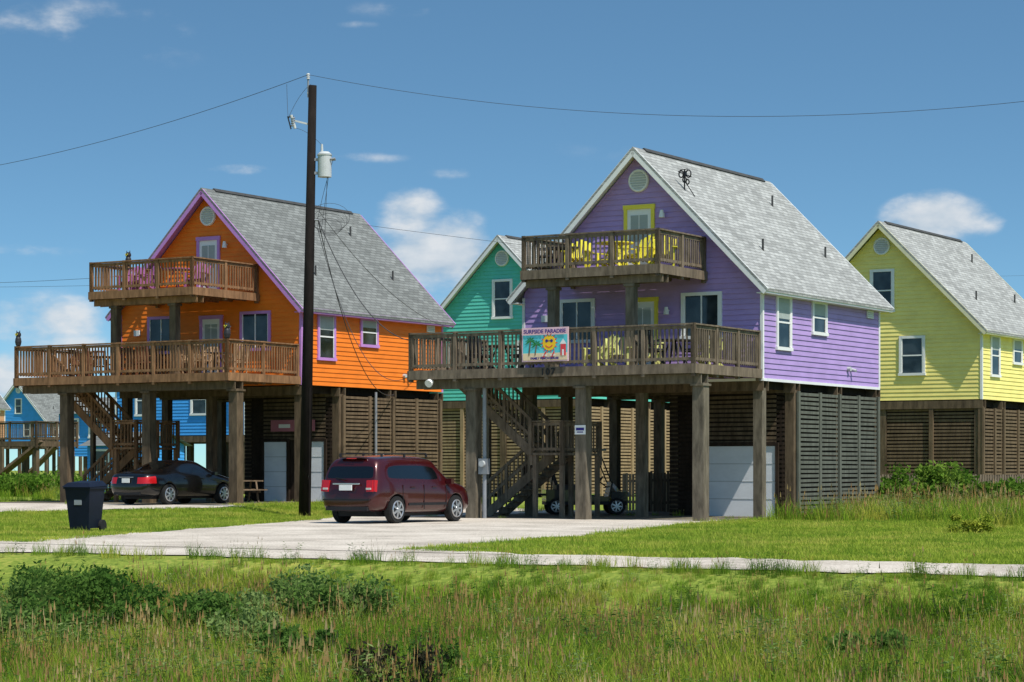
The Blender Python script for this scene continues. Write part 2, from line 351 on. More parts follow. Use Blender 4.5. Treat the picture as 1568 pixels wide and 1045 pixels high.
        for gx0,gx1 in ([(-2.75,-.56)] if name.startswith('purple') else [(-3.2,-2.2),(-1.38,-.58)]):
            mb.box(gx0,gx1,2.14,2.19,.03,2.13,'garage')
            for i in range(1,4): mb.box(gx0,gx1,2.132,2.139,.03+i*.525-.012,.03+i*.525+.012,'ltgrey')
            mb.box(gx0-.1,gx0,2.10,2.2,0,2.23,'wooddark'); mb.box(gx1,gx1+.1,2.10,2.2,0,2.23,'wooddark'); mb.box(gx0,gx1,2.10,2.2,2.135,2.25,'wooddark')
        mb.obj('storage_room',H)
    elif encl:
        mb=MB()
        for a,b in((-W+.3,-4.14),(-3.82,-.3)): louver(mb,'f',a,b,.1,.1,3.7,lou)
        for a,b in((.3,2.2),(2.5,5.36),(5.64,D-.3)): louver(mb,'s',a,b,0.0,.1,3.7,lou)
        for y in(0.02,1.3,2.35,4.0,5.5,7.0,D-.1): mb.box(.02,.1,y-.07,y+.07,0,3.72,lou)
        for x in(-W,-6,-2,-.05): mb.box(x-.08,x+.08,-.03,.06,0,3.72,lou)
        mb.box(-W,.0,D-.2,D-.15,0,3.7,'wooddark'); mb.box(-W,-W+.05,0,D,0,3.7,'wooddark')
        mb.obj('storage_room',H)
    return H
M['orange']=paint('orange_siding',(.85,.21,.02)); M['purple']=paint('purple_siding',(.42,.285,.58)); M['teal']=paint('teal_siding',(.12,.58,.46)); M['yellow']=paint('yellow_siding',(.92,.78,.25)); M['blue']=paint('blue_siding',(.06,.34,.78)); M['tan']=paint('tan_siding',(.55,.30,.16))
M['roofl']=roofmat('light_shingles',(.38,.385,.37)); M['roofg']=roofmat('grey_shingles',(.215,.225,.215))
M['tanslat']=wood('tan_slats',(.33,.24,.14),.25); M['brownslat']=wood('brown_slats',(.15,.105,.065),.35); M['greenslat']=wood('green_grey_slats',(.125,.13,.105),.3)
M['woodb']=wood('brown_deck_wood',(.25,.135,.068)); 
PH=house('purple_house',7.18,65.6,0,'purple','white','roofl',deckk='woodgrey',pile='pilegrey',lou='greenslat')
OH=house('orange_house',-7.16,77.6,.28,'orange','lilac','roofg',updepth=3.6,lowdepth=3.95,deckk='woodb',lou='brownslat')
TH=house('teal_house',3.01,94.08,.34,'teal','white','roofl',deck=False,lou='tanslat')
YH=house('yellow_house',17.67,86.0,.05,'yellow','white','roofl',deck=False,lou='brownslat',rake='cream')
BH=house('blue_house',-12.6,108,-.95,'blue','white','roofl',deck=False,encl=None)
house('tan_house',-47.5,186,0,'tan','white','roofg',deck=False,encl=None)
house('blue_house',-49.5,243,0,'blue','white','roofg',deck=False,encl=None)
PM=Matrix.Translation((7.18,65.6,0))@Matrix.Rotation(-A31,4,'Z'); OM=Matrix.Translation((-7.16,77.6,.28))@Matrix.Rotation(-A31,4,'Z')
def atpx(px,Y): return (px-784)/F*Y
def cottage(name,x,y,w,d,h,rise,col,z0=0):
    E=empty(name,(x,y,gz(x,y)),-A31); mb=MB()
    siding(mb,(-w/2,0,0),(1,0,0),(0,-1,0),z0,h,lambda z:(0,w),col); siding(mb,(w/2,0,0),(0,1,0),(1,0,0),z0,h,lambda z:(0,d),col); siding(mb,(-w/2,0,0),(0,1,0),(-1,0,0),z0,h,lambda z:(0,d),col); siding(mb,(-w/2,d,0),(1,0,0),(0,1,0),z0,h,lambda z:(0,w),col)
    mb.box(-w/2+.02,w/2-.02,.02,d-.02,z0,z0+.05,'wooddark')
    for s in(-1,1): mb.poly([(-w/2-.3,d/2-s*(d/2+.3),h-.05),(w/2+.3,d/2-s*(d/2+.3),h-.05),(w/2+.3,d/2,h+rise),(-w/2-.3,d/2,h+rise)],'roofg')
    for s in(-1,1): mb.poly([(s*w/2,0,h),(s*w/2,d,h),(s*w/2,d/2,h+rise-.05)],col)
    mb.obj('walls_and_roof',E); mb=MB(); window(mb,'f',-w*.22,1.0,z0+1,z0+2.1,'white'); window(mb,'f',w*.25,1.0,z0+1,z0+2.1,'white'); mb.obj('windows',E)
    if z0>.5:
        mb=MB()
        for i in(-1,0,1):
            for j in(0,.5,1): mb.box(i*(w/2-.2)-.12,i*(w/2-.2)+.12,.1+j*(d-.4),.34+j*(d-.4),-.3,z0,'pile')
        mb.obj('piles',E)
cottage('white_cottage',atpx(694,128),128,5.5,5,4.2,1.2,'white',1.8)
cottage('blue_shed',atpx(175,104),104,3.2,3,2.3,.6,'blue',0)
cottage('blue_cottage',atpx(128,126),126,3.6,4,4.3,.9,'blue',1.9)
def porch(x,y,w,d,z):
    mb=MB(); deckplat(mb,-w/2,w/2,0,d,z,'pile'); railing(mb,(-w/2,0),(w/2,0),z,'pile',1.5,1.0); railing(mb,(w/2,0),(w/2,d),z,'pile',1.5,1.0)
    for sx in(-1,1):
        for yy in(.2,d-.2): mb.box(sx*(w/2-.2)-.12,sx*(w/2-.2)+.12,yy-.12,yy+.12,-.3,z-.25,'pile')
    mb.beam((w/2,0.5,z),(w/2-3.2,-.6,.1),.9,.12,'pile'); mb.obj('wooden_porch',loc=(x,y,gz(x,y)),rotz=-A31)
porch(atpx(15,116),116,3.6,3,2.6); porch(atpx(70,150),150,2.5,3,3.3)
# ---------------------------------------------------------------- furniture
def adir(k):
    mb=MB()
    for i in range(5): mb.beam((-.24+i*.12,-.25,.36),(-.24+i*.12,.22,.26),.1,.02,k)
    for i in range(5):
        x=-.24+i*.12; h=.95-.05*abs(i-2); mb.beam((x,.2,.24),(x*1.2,.52,h),.1,.02,k,up=(0,1,0))
    for s in(-1,1):
        mb.box(s*.34-.07,s*.34+.07,-.35,.35,.54,.565,k); mb.box(s*.3-.03,s*.3+.03,-.28,-.2,0,.54,k); mb.beam((s*.28,-.26,.36),(s*.28,.5,.02),.03,.1,k); mb.beam((s*.3,.25,.55),(s*.3,.3,.15),.05,.03,k)
    return mb.mesh('adirondack_chair_mesh')
def slatchair(k):
    mb=MB()
    mb.box(-.24,.24,-.24,.24,.42,.46,k)
    for x in(-.22,.22):
        mb.box(x-.02,x+.02,-.24,-.2,0,.66,k); mb.beam((x,.22,0),(x,.30,1.0),.04,.04,k); mb.box(x-.03,x+.03,-.25,.26,.64,.67,k)
    for i in range(5): mb.beam((-.16+i*.08,.24,.5),(-.16+i*.08,.3,.95),.045,.015,k,up=(0,1,0))
    mb.beam((-.24,.3,.97),(.24,.3,.97),.03,.07,k); return mb.mesh('patio_chair_mesh')
def table(k,r=.55,h=.74):
    mb=MB(); mb.cyl((0,0,h-.03),(0,0,h),r,n=24,k=k)
    for i in range(4):
        t=math.pi/4+i*math.pi/2; mb.beam((math.cos(t)*.12,math.sin(t)*.12,h-.03),(math.cos(t)*r*.75,math.sin(t)*r*.75,0),.04,.04,k)
    mb.cyl((0,0,.2),(0,0,h-.02),.04,n=10,k=k); return mb.mesh('patio_table_mesh')
M['cyel']=paint('yellow_plastic',(.80,.70,.06)); M['clime']=paint('pale_lime_plastic',(.60,.60,.20)); M['cpink']=paint('magenta_plastic',(.36,.12,.30)); M['cbrn']=wood('teak',(.24,.10,.06),.3); M['ctan']=wood('tan_teak',(.42,.28,.17),.3); M['cblk']=mat('dark_metal_furniture',(.03,.03,.035),.5)
ms={k:adir(k) for k in('cyel','clime','cpink')}; sc={k:slatchair(k) for k in('cbrn','ctan','cblk')}; tb={k:table(k) for k in('cyel','cblk','ctan','cpink')}
def put(name,me,Mx,x,y,z,rot):
    o=bpy.data.objects.new(name,me); S.collection.objects.link(o); o.matrix_world=Mx@Matrix.Translation((x,y,z))@Matrix.Rotation(rot,4,'Z')
for x,y,r in((-2.2,-1.9,.4),(-2.9,-2.2,-.3),(-4.9,-2.1,.3),(-4.3,-1.2,-.2)): put('adirondack_chair',ms['cyel'],PM,x,y,7.2,r)
put('patio_table',tb['cyel'],PM,-3.6,-2.2,7.2,0)
put('patio_table',tb['cblk'],PM,-5.6,-1.6,7.2,0); put('patio_chair',sc['cblk'],PM,-5.8,-2.3,7.2,2)
for x,y,r in((-2.9,-1.5,.2),(-3.6,-3.2,-.4),(-3.1,-3.0,.5),(-1.3,-1.0,-.2)): put('adirondack_chair',ms['clime'],PM,x,y,4.32,r)
for x,y in((-7.2,-2.6),(-1.4,-2.8)):
    put('patio_table',tb['cblk'],PM,x,y,4.32,0)
    for t in(0.3,1.9,3.4,5.0): put('patio_chair',sc['cblk'],PM,x+.85*math.sin(t),y+.85*math.cos(t),4.32,-t)
for x,y,r in((-5.3,-2.6,.2),(-4.6,-2.8,-.4),(-2.6,-2.4,.3)): put('adirondack_chair',ms['cpink'],OM,x,y,7.2,r)
put('patio_table',tb['cpink'],OM,-3.4,-2.4,7.2,0)
for x,k in((-6.8,'ctan'),(-4.2,'ctan'),(-1.8,'cblk')):
    put('patio_table',tb['cblk'],OM,x,-2.4,4.32,0)
    for t in(0.4,1.7,3.0,4.5,5.5): put('patio_chair',sc['cbrn' if k=='ctan' else 'ctan'],OM,x+.85*math.sin(t),-2.4+.85*math.cos(t),4.32,-t)
def owl(Mx,x,y,z):
    mb=MB()
    pr=[(0,.05),(.04,.09),(.16,.115),(.27,.10),(.33,.075),(.38,.10),(.45,.095),(.5,.03)]
    for (z0,r0),(z1,r1) in zip(pr,pr[1:]): mb.cyl((0,0,z0),(0,0,z1),r0,r1,12,'cblk',caps=False)
    mb.cyl((0,0,0),(0,0,.01),.05,n=12,k='cblk')
    for s in(-1,1): mb.cyl((s*.06,0,.46),(s*.075,0,.56),.03,.004,6,'cblk'); mb.cyl((s*.04,-.09,.42),(s*.04,-.105,.42),.022,n=8,k='cyel')
    mb.cyl((0,-.09,.38),(0,-.13,.36),.015,.003,6,'cyel')
    me=mb.mesh('owl_decoy_mesh'); put('owl_decoy',me,Mx,x,y,z,0)
owl(OM,-9.2,-3.93,5.41); owl(OM,-.07,-3.93,5.41); owl(OM,-6.17,-1.7,8.2)
# ---------------------------------------------------------------- banner
M['aqua']=paint('banner_aqua',(.12,.60,.66)); M['bred']=paint('banner_red',(.75,.07,.08)); M['bgreen']=paint('banner_green',(.03,.22,.05)); M['byel']=paint('banner_yellow',(.95,.58,.03)); M['sand']=paint('banner_sand',(.80,.62,.40)); M['bpink']=paint('banner_pink',(.85,.55,.60)); M['ink']=paint('banner_ink',(.04,.03,.22))
def banner():
    B=empty('banner_sign',PM@Vector((-4.665,-4.36,4.95)),-A31); mb=MB()
    mb.box(-.76,.76,0,.02,-.48,.48,'bpink'); mb.box(-.72,.72,-.006,-.001,-.44,.27,'aqua'); mb.box(-.72,.72,-.012,-.0065,-.44,-.24,'sand')
    sx,sz,sr=.14,.04,.21
    for i in range(14):
        t=i*math.pi/7; mb.poly([(sx+sr*.9*math.cos(t-.16),-.013,sz+sr*.9*math.sin(t-.16)),(sx+sr*1.4*math.cos(t),-.013,sz+sr*1.4*math.sin(t)),(sx+sr*.9*math.cos(t+.16),-.013,sz+sr*.9*math.sin(t+.16))],'bred')
    mb.cyl((sx,-.007,sz),(sx,-.017,sz),sr,n=28,k='byel')
    for s in(-1,1): mb.cyl((sx+s*.08,-.017,sz+.06),(sx+s*.08,-.021,sz+.06),.045,n=12,k='ink')
    mb.box(sx-.05,sx+.05,-.021,-.0175,sz+.05,sz+.07,'ink')
    for i in range(8):
        t0=math.pi*(1.15+.7*i/8);t1=math.pi*(1.15+.7*(i+1)/8); mb.beam((sx+.12*math.cos(t0),-.02,sz+.0+.12*math.sin(t0)),(sx+.12*math.cos(t1),-.02,sz+.12*math.sin(t1)),.006,.025,'bred',up=(0.01,0,1))
    for cx,h in((-.52,.10),(-.32,.0)):
        mb.beam((cx,-.016,-.3),(cx+.05,-.016,h),.008,.035,'wood',up=(1,0,0))
        for t in(.2,.9,1.6,2.3,2.9,-.3,3.5):
            mb.poly([(cx+.05,-.024,h),(cx+.05+.1*math.cos(t+.25),-.024,h+.1*math.sin(t+.25)),(cx+.05+.19*math.cos(t),-.024,h+.17*math.sin(t)-.04),(cx+.05+.09*math.cos(t-.25),-.024,h+.08*math.sin(t-.25))],'bgreen')
    for cx in(-.05,.22):
        mb.beam((cx,-.027,-.38),(cx+.09,-.027,-.20),.008,.04,'bred',up=(1,0,0)); mb.beam((cx-.03,-.027,-.30),(cx+.12,-.027,-.30),.008,.04,'white')
    mb.box(.51,.68,-.02,-.013,-.32,.0,'bred'); mb.poly([(.48,-.021,.0),(.71,-.021,.0),(.595,-.021,.15)],'white'); mb.box(.56,.62,-.024,-.0205,-.32,-.15,'white')
    mb.obj('board',B)
    for s,z,sz in(('SURFSIDE PARADISE',.315,.155),('FAMILY BEACH HOUSE',-.42,.09)):
        cu=bpy.data.curves.new('lettering','FONT'); cu.body=s; cu.size=sz; cu.align_x='CENTER'; cu.extrude=.003; cu.offset=.004; cu.materials.append(M['ink'])
        t=bpy.data.objects.new('lettering',cu); S.collection.objects.link(t); t.parent=B; t.location=(0,-.034,z); t.rotation_euler=(math.pi/2,0,0)
banner()
E=empty('house_number_sign',PM@Vector((-4.6,-4.33,4.17)),-A31)
cu=bpy.data.curves.new('digits','FONT'); cu.body='107'; cu.size=.26; cu.align_x='CENTER'; cu.extrude=.01; cu.offset=.008; cu.space_character=1.3; cu.materials.append(M['black'])
t=bpy.data.objects.new('digits',cu); S.collection.objects.link(t); t.parent=E; t.location=(0,0,-.07); t.rotation_euler=(math.pi/2,0,0)
mb=MB(); mb.box(-.17,.17,-.02,0,-.13,.13,'white'); mb.box(-.13,.13,-.024,-.0205,-.02,.06,'ink'); mb.box(-.1,.1,-.024,-.0205,-.08,-.05,'ink')
mb.obj('parking_sign',loc=PM@Vector((-3.8,-4.25+.38-.005,2.55)),rotz=-A31)
def antenna():
    mb=MB(); mb.cyl((0,0,0),(0,0,.62),.022,n=8,k='black')
    for x,z,r in((-.11,.5,.10),(.13,.5,.11),(.0,.33,.08),(.1,.26,.07)): mb.torus((x,0,z),(0.5,1,0.1),r,.02,'black',16,6)
    mb.beam((-.2,0,.58),(.22,0,.40),.03,.03,'black'); mb.box(-.05,.05,-.04,.04,.42,.58,'black'); mb.beam((-.15,.0,.62),(.1,0,.64),.03,.02,'black')
    mb.beam((0,0,.3),(.2,.3,-.15),.02,.02,'black')
    mb.obj('roof_antenna',loc=PM@Vector((-2.72,.45,ZR-1.26-.03)),rotz=-.5)
antenna()
# ---------------------------------------------------------------- vehicles
def carmat(name,c,rough=.25):
    m,nt,b=newmat(name); b.inputs['Base Color'].default_value=(*c,1); b.inputs['Metallic'].default_value=.3; b.inputs['Coat Weight'].default_value=.7; b.inputs['Coat Roughness'].default_value=.06
    tc=N(nt,'ShaderNodeTexCoord'); no=N(nt,'ShaderNodeTexNoise'); no.inputs['Scale'].default_value=2; r=N(nt,'ShaderNodeMapRange'); r.inputs[3].default_value=rough*.8; r.inputs[4].default_value=rough*1.6
    nt.links.new(tc.outputs['Object'],no.inputs[0]); nt.links.new(no.outputs[0],r.inputs[0]); nt.links.new(r.outputs[0],b.inputs['Roughness']); return m
M['carred']=carmat('maroon_car_paint',(.055,.002,.003)); M['carblk']=carmat('black_car_paint',(.003,.003,.004))
M['carglass']=carmat('car_glass',(.003,.004,.005),.05); M['tail']=carmat('tail_light_red',(.62,.012,.015),.15); M['tire']=mat('tire_rubber',(.018,.018,.018),.8); M['rim']=mat('alloy_rim',(.55,.56,.58),.3,.05,metal=.8); M['plastic']=mat('dark_plastic',(.015,.015,.017),.6); M['plate']=paint('licence_plate',(.75,.76,.74)); M['lamp']=carmat('head_lamp',(.6,.6,.6),.1)
def wheel(r,w,side):
    mb=MB(); s=side
    mb.cyl((0,-w/2*.8,0),(0,w/2*.8,0),r,n=32,k='tire'); mb.cyl((0,-w/2,0),(0,w/2,0),r*.93,n=32,k='tire')
    y=s*w/2; mb.cyl((0,y,0),(0,y+s*.006,0),r*.66,n=28,k='plastic'); mb.torus((0,y+s*.004,0),(0,1,0),r*.64,.02,'rim',28,8)
    for i in range(7):
        t=i*2*math.pi/7; mb.beam((0,y+s*.016,0),(r*.62*math.cos(t),y+s*.012,r*.62*math.sin(t)),.02,r*.16,'rim',up=(-math.sin(t),0,math.cos(t)))
    mb.cyl((0,y,0),(0,y+s*.035,0),r*.16,n=14,k='rim'); return mb
def car(name,st,paintk,glass_side,wind,rearg,C,rot,wr,wx,ty,tailrow):
    E=empty(name,C,rot); n=len(st); V=[];
    ring=14
    for s in st:
        for k in range(8): V.append((s[k][0],-s[k][1],s[k][2]))
        for k in range(6,0,-1): V.append((s[k][0],s[k][1],s[k][2]))
    faces=[];tag=[]
    for i in range(n-1):
        for k in range(ring):
            k2=(k+1)%ring; row=k if k<7 else 13-k
            faces.append((i*ring+k,(i+1)*ring+k,(i+1)*ring+k2,i*ring+k2))
            t=0
            if row==4 and i in glass_side:t=1
            if row in(5,6) and i==wind:t=1
            if row in(5,6) and i==rearg: t=1
            if i==0 and row==tailrow: t=2
            if row==0: t=3
            tag.append(t)
    def cap(i,rear):
        b=i*ring; idx={}
        for r in range(1,7):
            R=b+r; L=b+(14-r); vr=Vector(V[R]);vl=Vector(V[L]); cols=[R]
            for f in(.2,.5,.8):
                bul=(-.05 if rear else .10)*(1-abs(f-.5)*2*.6) if r<5 else (-.03 if rear else .03)
                p=vr.lerp(vl,f); V.append((p.x+bul,p.y,p.z)); cols.append(len(V)-1)
            cols.append(L); idx[r]=cols
        for r in range(1,6):
            for c in range(4):
                a=(idx[r][c],idx[r][c+1],idx[r+1][c+1],idx[r+1][c]); faces.append(a if not rear else a[::-1])
                t=0
                if rear and r==tailrow and c in(0,3): t=2
                if (not rear) and r==3 and c in(0,3): t=4
                if rear and r==4 and rearg is None: t=5
                tag.append(t)
        faces.append(tuple([b]+idx[1][::-1]) if rear else tuple([b]+idx[1])); tag.append(3)
        faces.append(tuple([b+7]+idx[6])); tag.append(0)
    cap(0,True);cap(n-1,False)
    bm=bmesh.new(); vs=[bm.verts.new(v) for v in V]; lay=bm.faces.layers.int.new('t')
    for f,t in zip(faces,tag):
        try: q=bm.faces.new([vs[i] for i in f]); q[lay]=t
        except Exception: pass
    bmesh.ops.recalc_face_normals(bm,faces=bm.faces)
    gl=[f for f in bm.faces if f[lay]==1]
    side=[f for f in gl if abs(f.normal.y)>.6]; rest=[f for f in gl if f not in side]
    rg=[f for f in bm.faces if f[lay]==5]
    for f in bm.faces: f.material_index={0:0,1:0,2:2,3:3,4:4,5:0}[f[lay]]
    for grp,th in((side,.045),(rest,.05),(rg,.05)):
        if grp:
            bmesh.ops.inset_region(bm,faces=grp,thickness=th,depth=-.003)
            for f in grp: f.material_index=1
    me=bpy.data.meshes.new('body')
    bm.to_mesh(me);bm.free()
    for k in(paintk,'carglass','tail','plastic','lamp'): me.materials.append(M[k])
    for p in me.polygons:p.use_smooth=True
    o=bpy.data.objects.new('body',me); S.collection.objects.link(o)
    ss=o.modifiers.new('s','SUBSURF'); ss.levels=2; ss.render_levels=2
    cut=[]
    for x in wx:
        mb=MB(); mb.cyl((x,-1.3,wr),(x,-ty+.28,wr),wr*1.17,n=32,k='plastic'); mb.cyl((x,ty-.28,wr),(x,1.3,wr),wr*1.17,n=32,k='plastic'); c=mb.obj('cut'); c.data.materials.clear(); 
        for k in(paintk,'carglass','tail','plastic','lamp'): c.data.materials.append(M[k])
        for p in c.data.polygons:p.material_index=3
        bo=o.modifiers.new('b','BOOLEAN'); bo.operation='DIFFERENCE'; bo.object=c; bo.solver='EXACT'; cut.append(c)
    dg=bpy.context.evaluated_depsgraph_get(); nm=bpy.data.meshes.new_from_object(o.evaluated_get(dg)); o.modifiers.clear(); o.data=nm
    for c in cut: bpy.data.objects.remove(c)
    o.parent=E
    for x in wx:
        for s in(-1,1):
            wheel(wr,.21,s).obj('wheel',E,loc=(x,s*(ty-.10),wr))
    mb=MB()
    for x in wx: mb.cyl((x,-ty+.1,wr),(x,ty-.1,wr),.06,n=8,k='plastic')
    mb.box(wx[0]-.5,wx[1]+.4,-.6,.6,.18,.34,'plastic'); mb.obj('underbody',E)
    return E
def mv():
    z=[.30,.31,.42,.80,1.06,1.60,1.71,1.76]
    def s(xs,ys,zs=z): return [(xs[i],ys[i],zs[i]) for i in range(8)]
    wd=[0,.80,.92,.95,.92,.80,.68,0]
    st=[s([-2.26,-2.28,-2.36,-2.34,-2.28,-2.08,-2.0,-1.96],[0,.70,.84,.88,.86,.74,.62,0]),
        s([-2.02]*3+[-2.04,-2.02,-1.88,-1.82,-1.8],wd),
        s([-1.2]*4+[-1.17,-1.1,-1.1,-1.1],wd,[.24,.24,.34,.8,1.05,1.63,1.75,1.81]),
        s([-.2]*8,wd,[.24,.24,.34,.78,1.03,1.63,1.75,1.815]),
        s([.90,.90,.90,.90,.93,.42,.39,.39],wd,[.24,.24,.34,.76,1.0,1.59,1.71,1.78]),
        s([1.15,1.15,1.15,1.15,1.42,1.22,1.34,1.42],[0,.8,.92,.95,.91,.74,.6,0],[.24,.24,.34,.74,1.0,1.09,1.12,1.14]),
        s([1.95,1.95,1.95,1.95,1.95,1.95,1.98,2.0],[0,.76,.88,.90,.85,.74,.52,0],[.25,.25,.35,.68,.92,1.0,1.03,1.05]),
        s([2.28,2.30,2.34,2.30,2.22,2.20,2.22,2.25],[0,.64,.75,.77,.73,.62,.42,0],[.28,.28,.40,.64,.84,.89,.91,.92])]
    return st
MV=(-3.02,61.2)
mini=car('maroon_suv',mv(),'carred',(1,2,3),4,None,(MV[0],MV[1],gz(*MV)+.03),math.radians(58),.355,(-1.42,1.36),.94,9)
mb=MB()
mb.box(-2.445,-2.415,-.20,.20,.86,1.0,'plate'); mb.box(-2.42,-2.38,-.42,.42,1.01,1.05,'rim')
mb.box(-2.40,-2.30,-.66,.66,.34,.44,'plastic'); mb.box(-2.42,-2.36,-.74,.74,.60,.64,'plastic')
mb.beam((-2.34,.05,1.14),(-2.27,.42,1.18),.02,.025,'plastic'); mb.beam((-2.09,-.4,1.71),(-2.09,.4,1.71),.12,.03,'carred'); mb.beam((-2.165,-.16,1.69),(-2.165,.16,1.69),.01,.025,'tail')
for s in(-1,1):
    mb.beam((-2.30,s*.70,.82),(-2.26,s*.69,1.12),.20,.13,'tail',up=(1,0,0)); mb.beam((-2.23,s*.80,.82),(-2.20,s*.78,1.12),.13,.22,'tail',up=(1,0,0)); mb.box(-2.40,-2.35,s*.69-.07,s*.69+.07,.88,.93,'lamp')
    mb.beam((-1.75,s*.66,1.81),(.3,s*.66,1.83),.035,.03,'plastic')
    for x in(-1.75,-.72,.3): mb.box(x-.04,x+.04,s*.66-.015,s*.66+.015,1.73,1.82,'plastic')
    mb.box(.88,1.02,s*1.0-.09,s*1.0+.09,1.02,1.16,'carred'); mb.beam((.96,s*.88,1.04),(.96,s*.97,1.06),.03,.03,'plastic')
    for x in(-.72,.3): mb.box(x-.1,x+.1,s*.945-.015,s*.945+.015,.93,.955,'carred')
    mb.box(-.9,.9,s*.93-.012,s*.93+.012,.46,.53,'plastic')
    for x0 in(-1.17,-.19): mb.beam((x0,s*.905,1.04),(x0+.02,s*.765,1.65),.05,.02,'carred',up=(0,s,0))
for x in(-1.17,-.19,.86):
    for s in(-1,1): mb.box(x-.006,x+.006,s*.938-.012,s*.938+.012,.36,1.0,'plastic')
mb.obj('exterior_parts',mini,bevel=.006)
def sed():
    def s(xs,ys,zs): return [(xs[i],ys[i],zs[i]) for i in range(8)]
    return [s([-2.32,-2.34,-2.40,-2.40,-2.34,-2.30,-2.26,-2.24],[0,.62,.74,.78,.75,.66,.5,0],[.30,.30,.42,.68,.90,.97,1.0,1.02]),
        s([-2.0]*8,[0,.75,.86,.88,.84,.72,.5,0],[.26,.26,.36,.70,.95,1.03,1.06,1.07]),
        s([-1.35,-1.35,-1.35,-1.35,-1.45,-1.5,-1.62,-1.68],[0,.78,.88,.90,.86,.70,.5,0],[.22,.22,.32,.70,.96,1.05,1.08,1.09]),
        s([-.95,-.95,-.95,-.95,-1.15,-.72,-.62,-.6],[0,.78,.88,.90,.86,.62,.5,0],[.22,.22,.32,.70,.96,1.33,1.41,1.43]),
        s([-.1]*8,[0,.78,.88,.90,.86,.64,.52,0],[.22,.22,.32,.70,.95,1.36,1.44,1.46]),
        s([.75,.75,.75,.75,.85,.35,.32,.32],[0,.78,.88,.90,.86,.63,.5,0],[.22,.22,.32,.68,.93,1.33,1.40,1.42]),
        s([1.1,1.1,1.1,1.1,1.3,1.15,1.25,1.3],[0,.78,.88,.90,.86,.70,.55,0],[.22,.22,.32,.66,.90,.98,1.0,1.02]),
        s([1.95,1.95,1.95,1.95,1.95,1.95,1.98,2.0],[0,.72,.84,.86,.80,.68,.5,0],[.24,.24,.34,.62,.80,.86,.88,.90]),
        s([2.28,2.30,2.36,2.34,2.26,2.22,2.22,2.24],[0,.55,.66,.68,.64,.55,.4,0],[.28,.28,.38,.56,.70,.75,.77,.78])]
SD=(-11.0,74.9)
sd=car('black_sedan',sed(),'carblk',(3,4),5,2,(SD[0],SD[1],gz(*SD)+.03),math.radians(58),.33,(-1.38,1.35),.90,3)
mb=MB(); mb.box(-2.475,-2.455,-.16,.16,.70,.84,'plate'); mb.box(-2.42,-2.36,-.55,.55,.32,.40,'plastic'); mb.box(-2.46,-2.43,-.3,.3,.87,.89,'rim')
for s in(-1,1):
    mb.box(.72,.86,s*.95-.08,s*.95+.08,.94,1.05,'carblk'); mb.beam((.8,s*.84,.95),(.8,s*.92,.98),.03,.03,'plastic')
    for x in(-.55,.3): mb.box(x-.09,x+.09,s*.895-.015,s*.895+.015,.82,.845,'carblk')
mb.obj('exterior_parts',sd,bevel=.006)
def cart():
    p=PM@Vector((-7.15,2.3,0)); E=empty('golf_cart',(p.x,p.y,gz(p.x,p.y)+.035),math.radians(5)); E.scale=(1.1,1.1,1.08); mb=MB()
    mb.box(-1.15,1.15,-.58,.58,.28,.38,'plastic'); mb.box(-1.15,-.3,-.58,.58,.38,.72,'carblk'); mb.box(-.85,-.2,-.55,.55,.72,.86,'cblk'); mb.beam((-.85,-.0,.86),(-.98,0,1.25),1.05,.1,'cblk')
    mb.poly([(1.2,-.5,.4),(1.2,.5,.4),(.75,.5,.92),(.75,-.5,.92)],'carblk'); mb.box(.7,1.18,-.5,.5,.38,.66,'carblk'); mb.beam((.62,0,.38),(.74,0,.94),1.0,.05,'carblk')
    for s in(-1,1):
        mb.cyl((.72,s*.52,.9),(.35,s*.54,1.83),.02,n=8,k='black'); mb.cyl((-1.0,s*.52,.7),(-.9,s*.54,1.83),.02,n=8,k='black')
        mb.cyl((1.18,s*.35,.58),(1.23,s*.35,.58),.07,n=12,k='lamp'); mb.box(-.25,.62,s*.56-.015,s*.56+.015,.38,.52,'carblk')
    mb.box(-1.2,.55,-.62,.62,1.83,1.89,'carblk'); mb.cyl((.45,.25,.95),(.72,.25,.75),.02,n=8,k='black'); mb.torus((.45,.25,.96),(-.7,0,.6),.17,.018,'black'); mb.box(-1.6,-1.15,-.55,.55,.55,.60,'plastic'); mb.box(-1.62,-1.5,-.1,.1,.60,.75,'black')
    mb.obj('body',E,bevel=.02)
    for x in(-.85,.85):
        for s in(-1,1): wheel(.24,.18,s).obj('wheel',E,loc=(x,s*.52,.24))
cart()
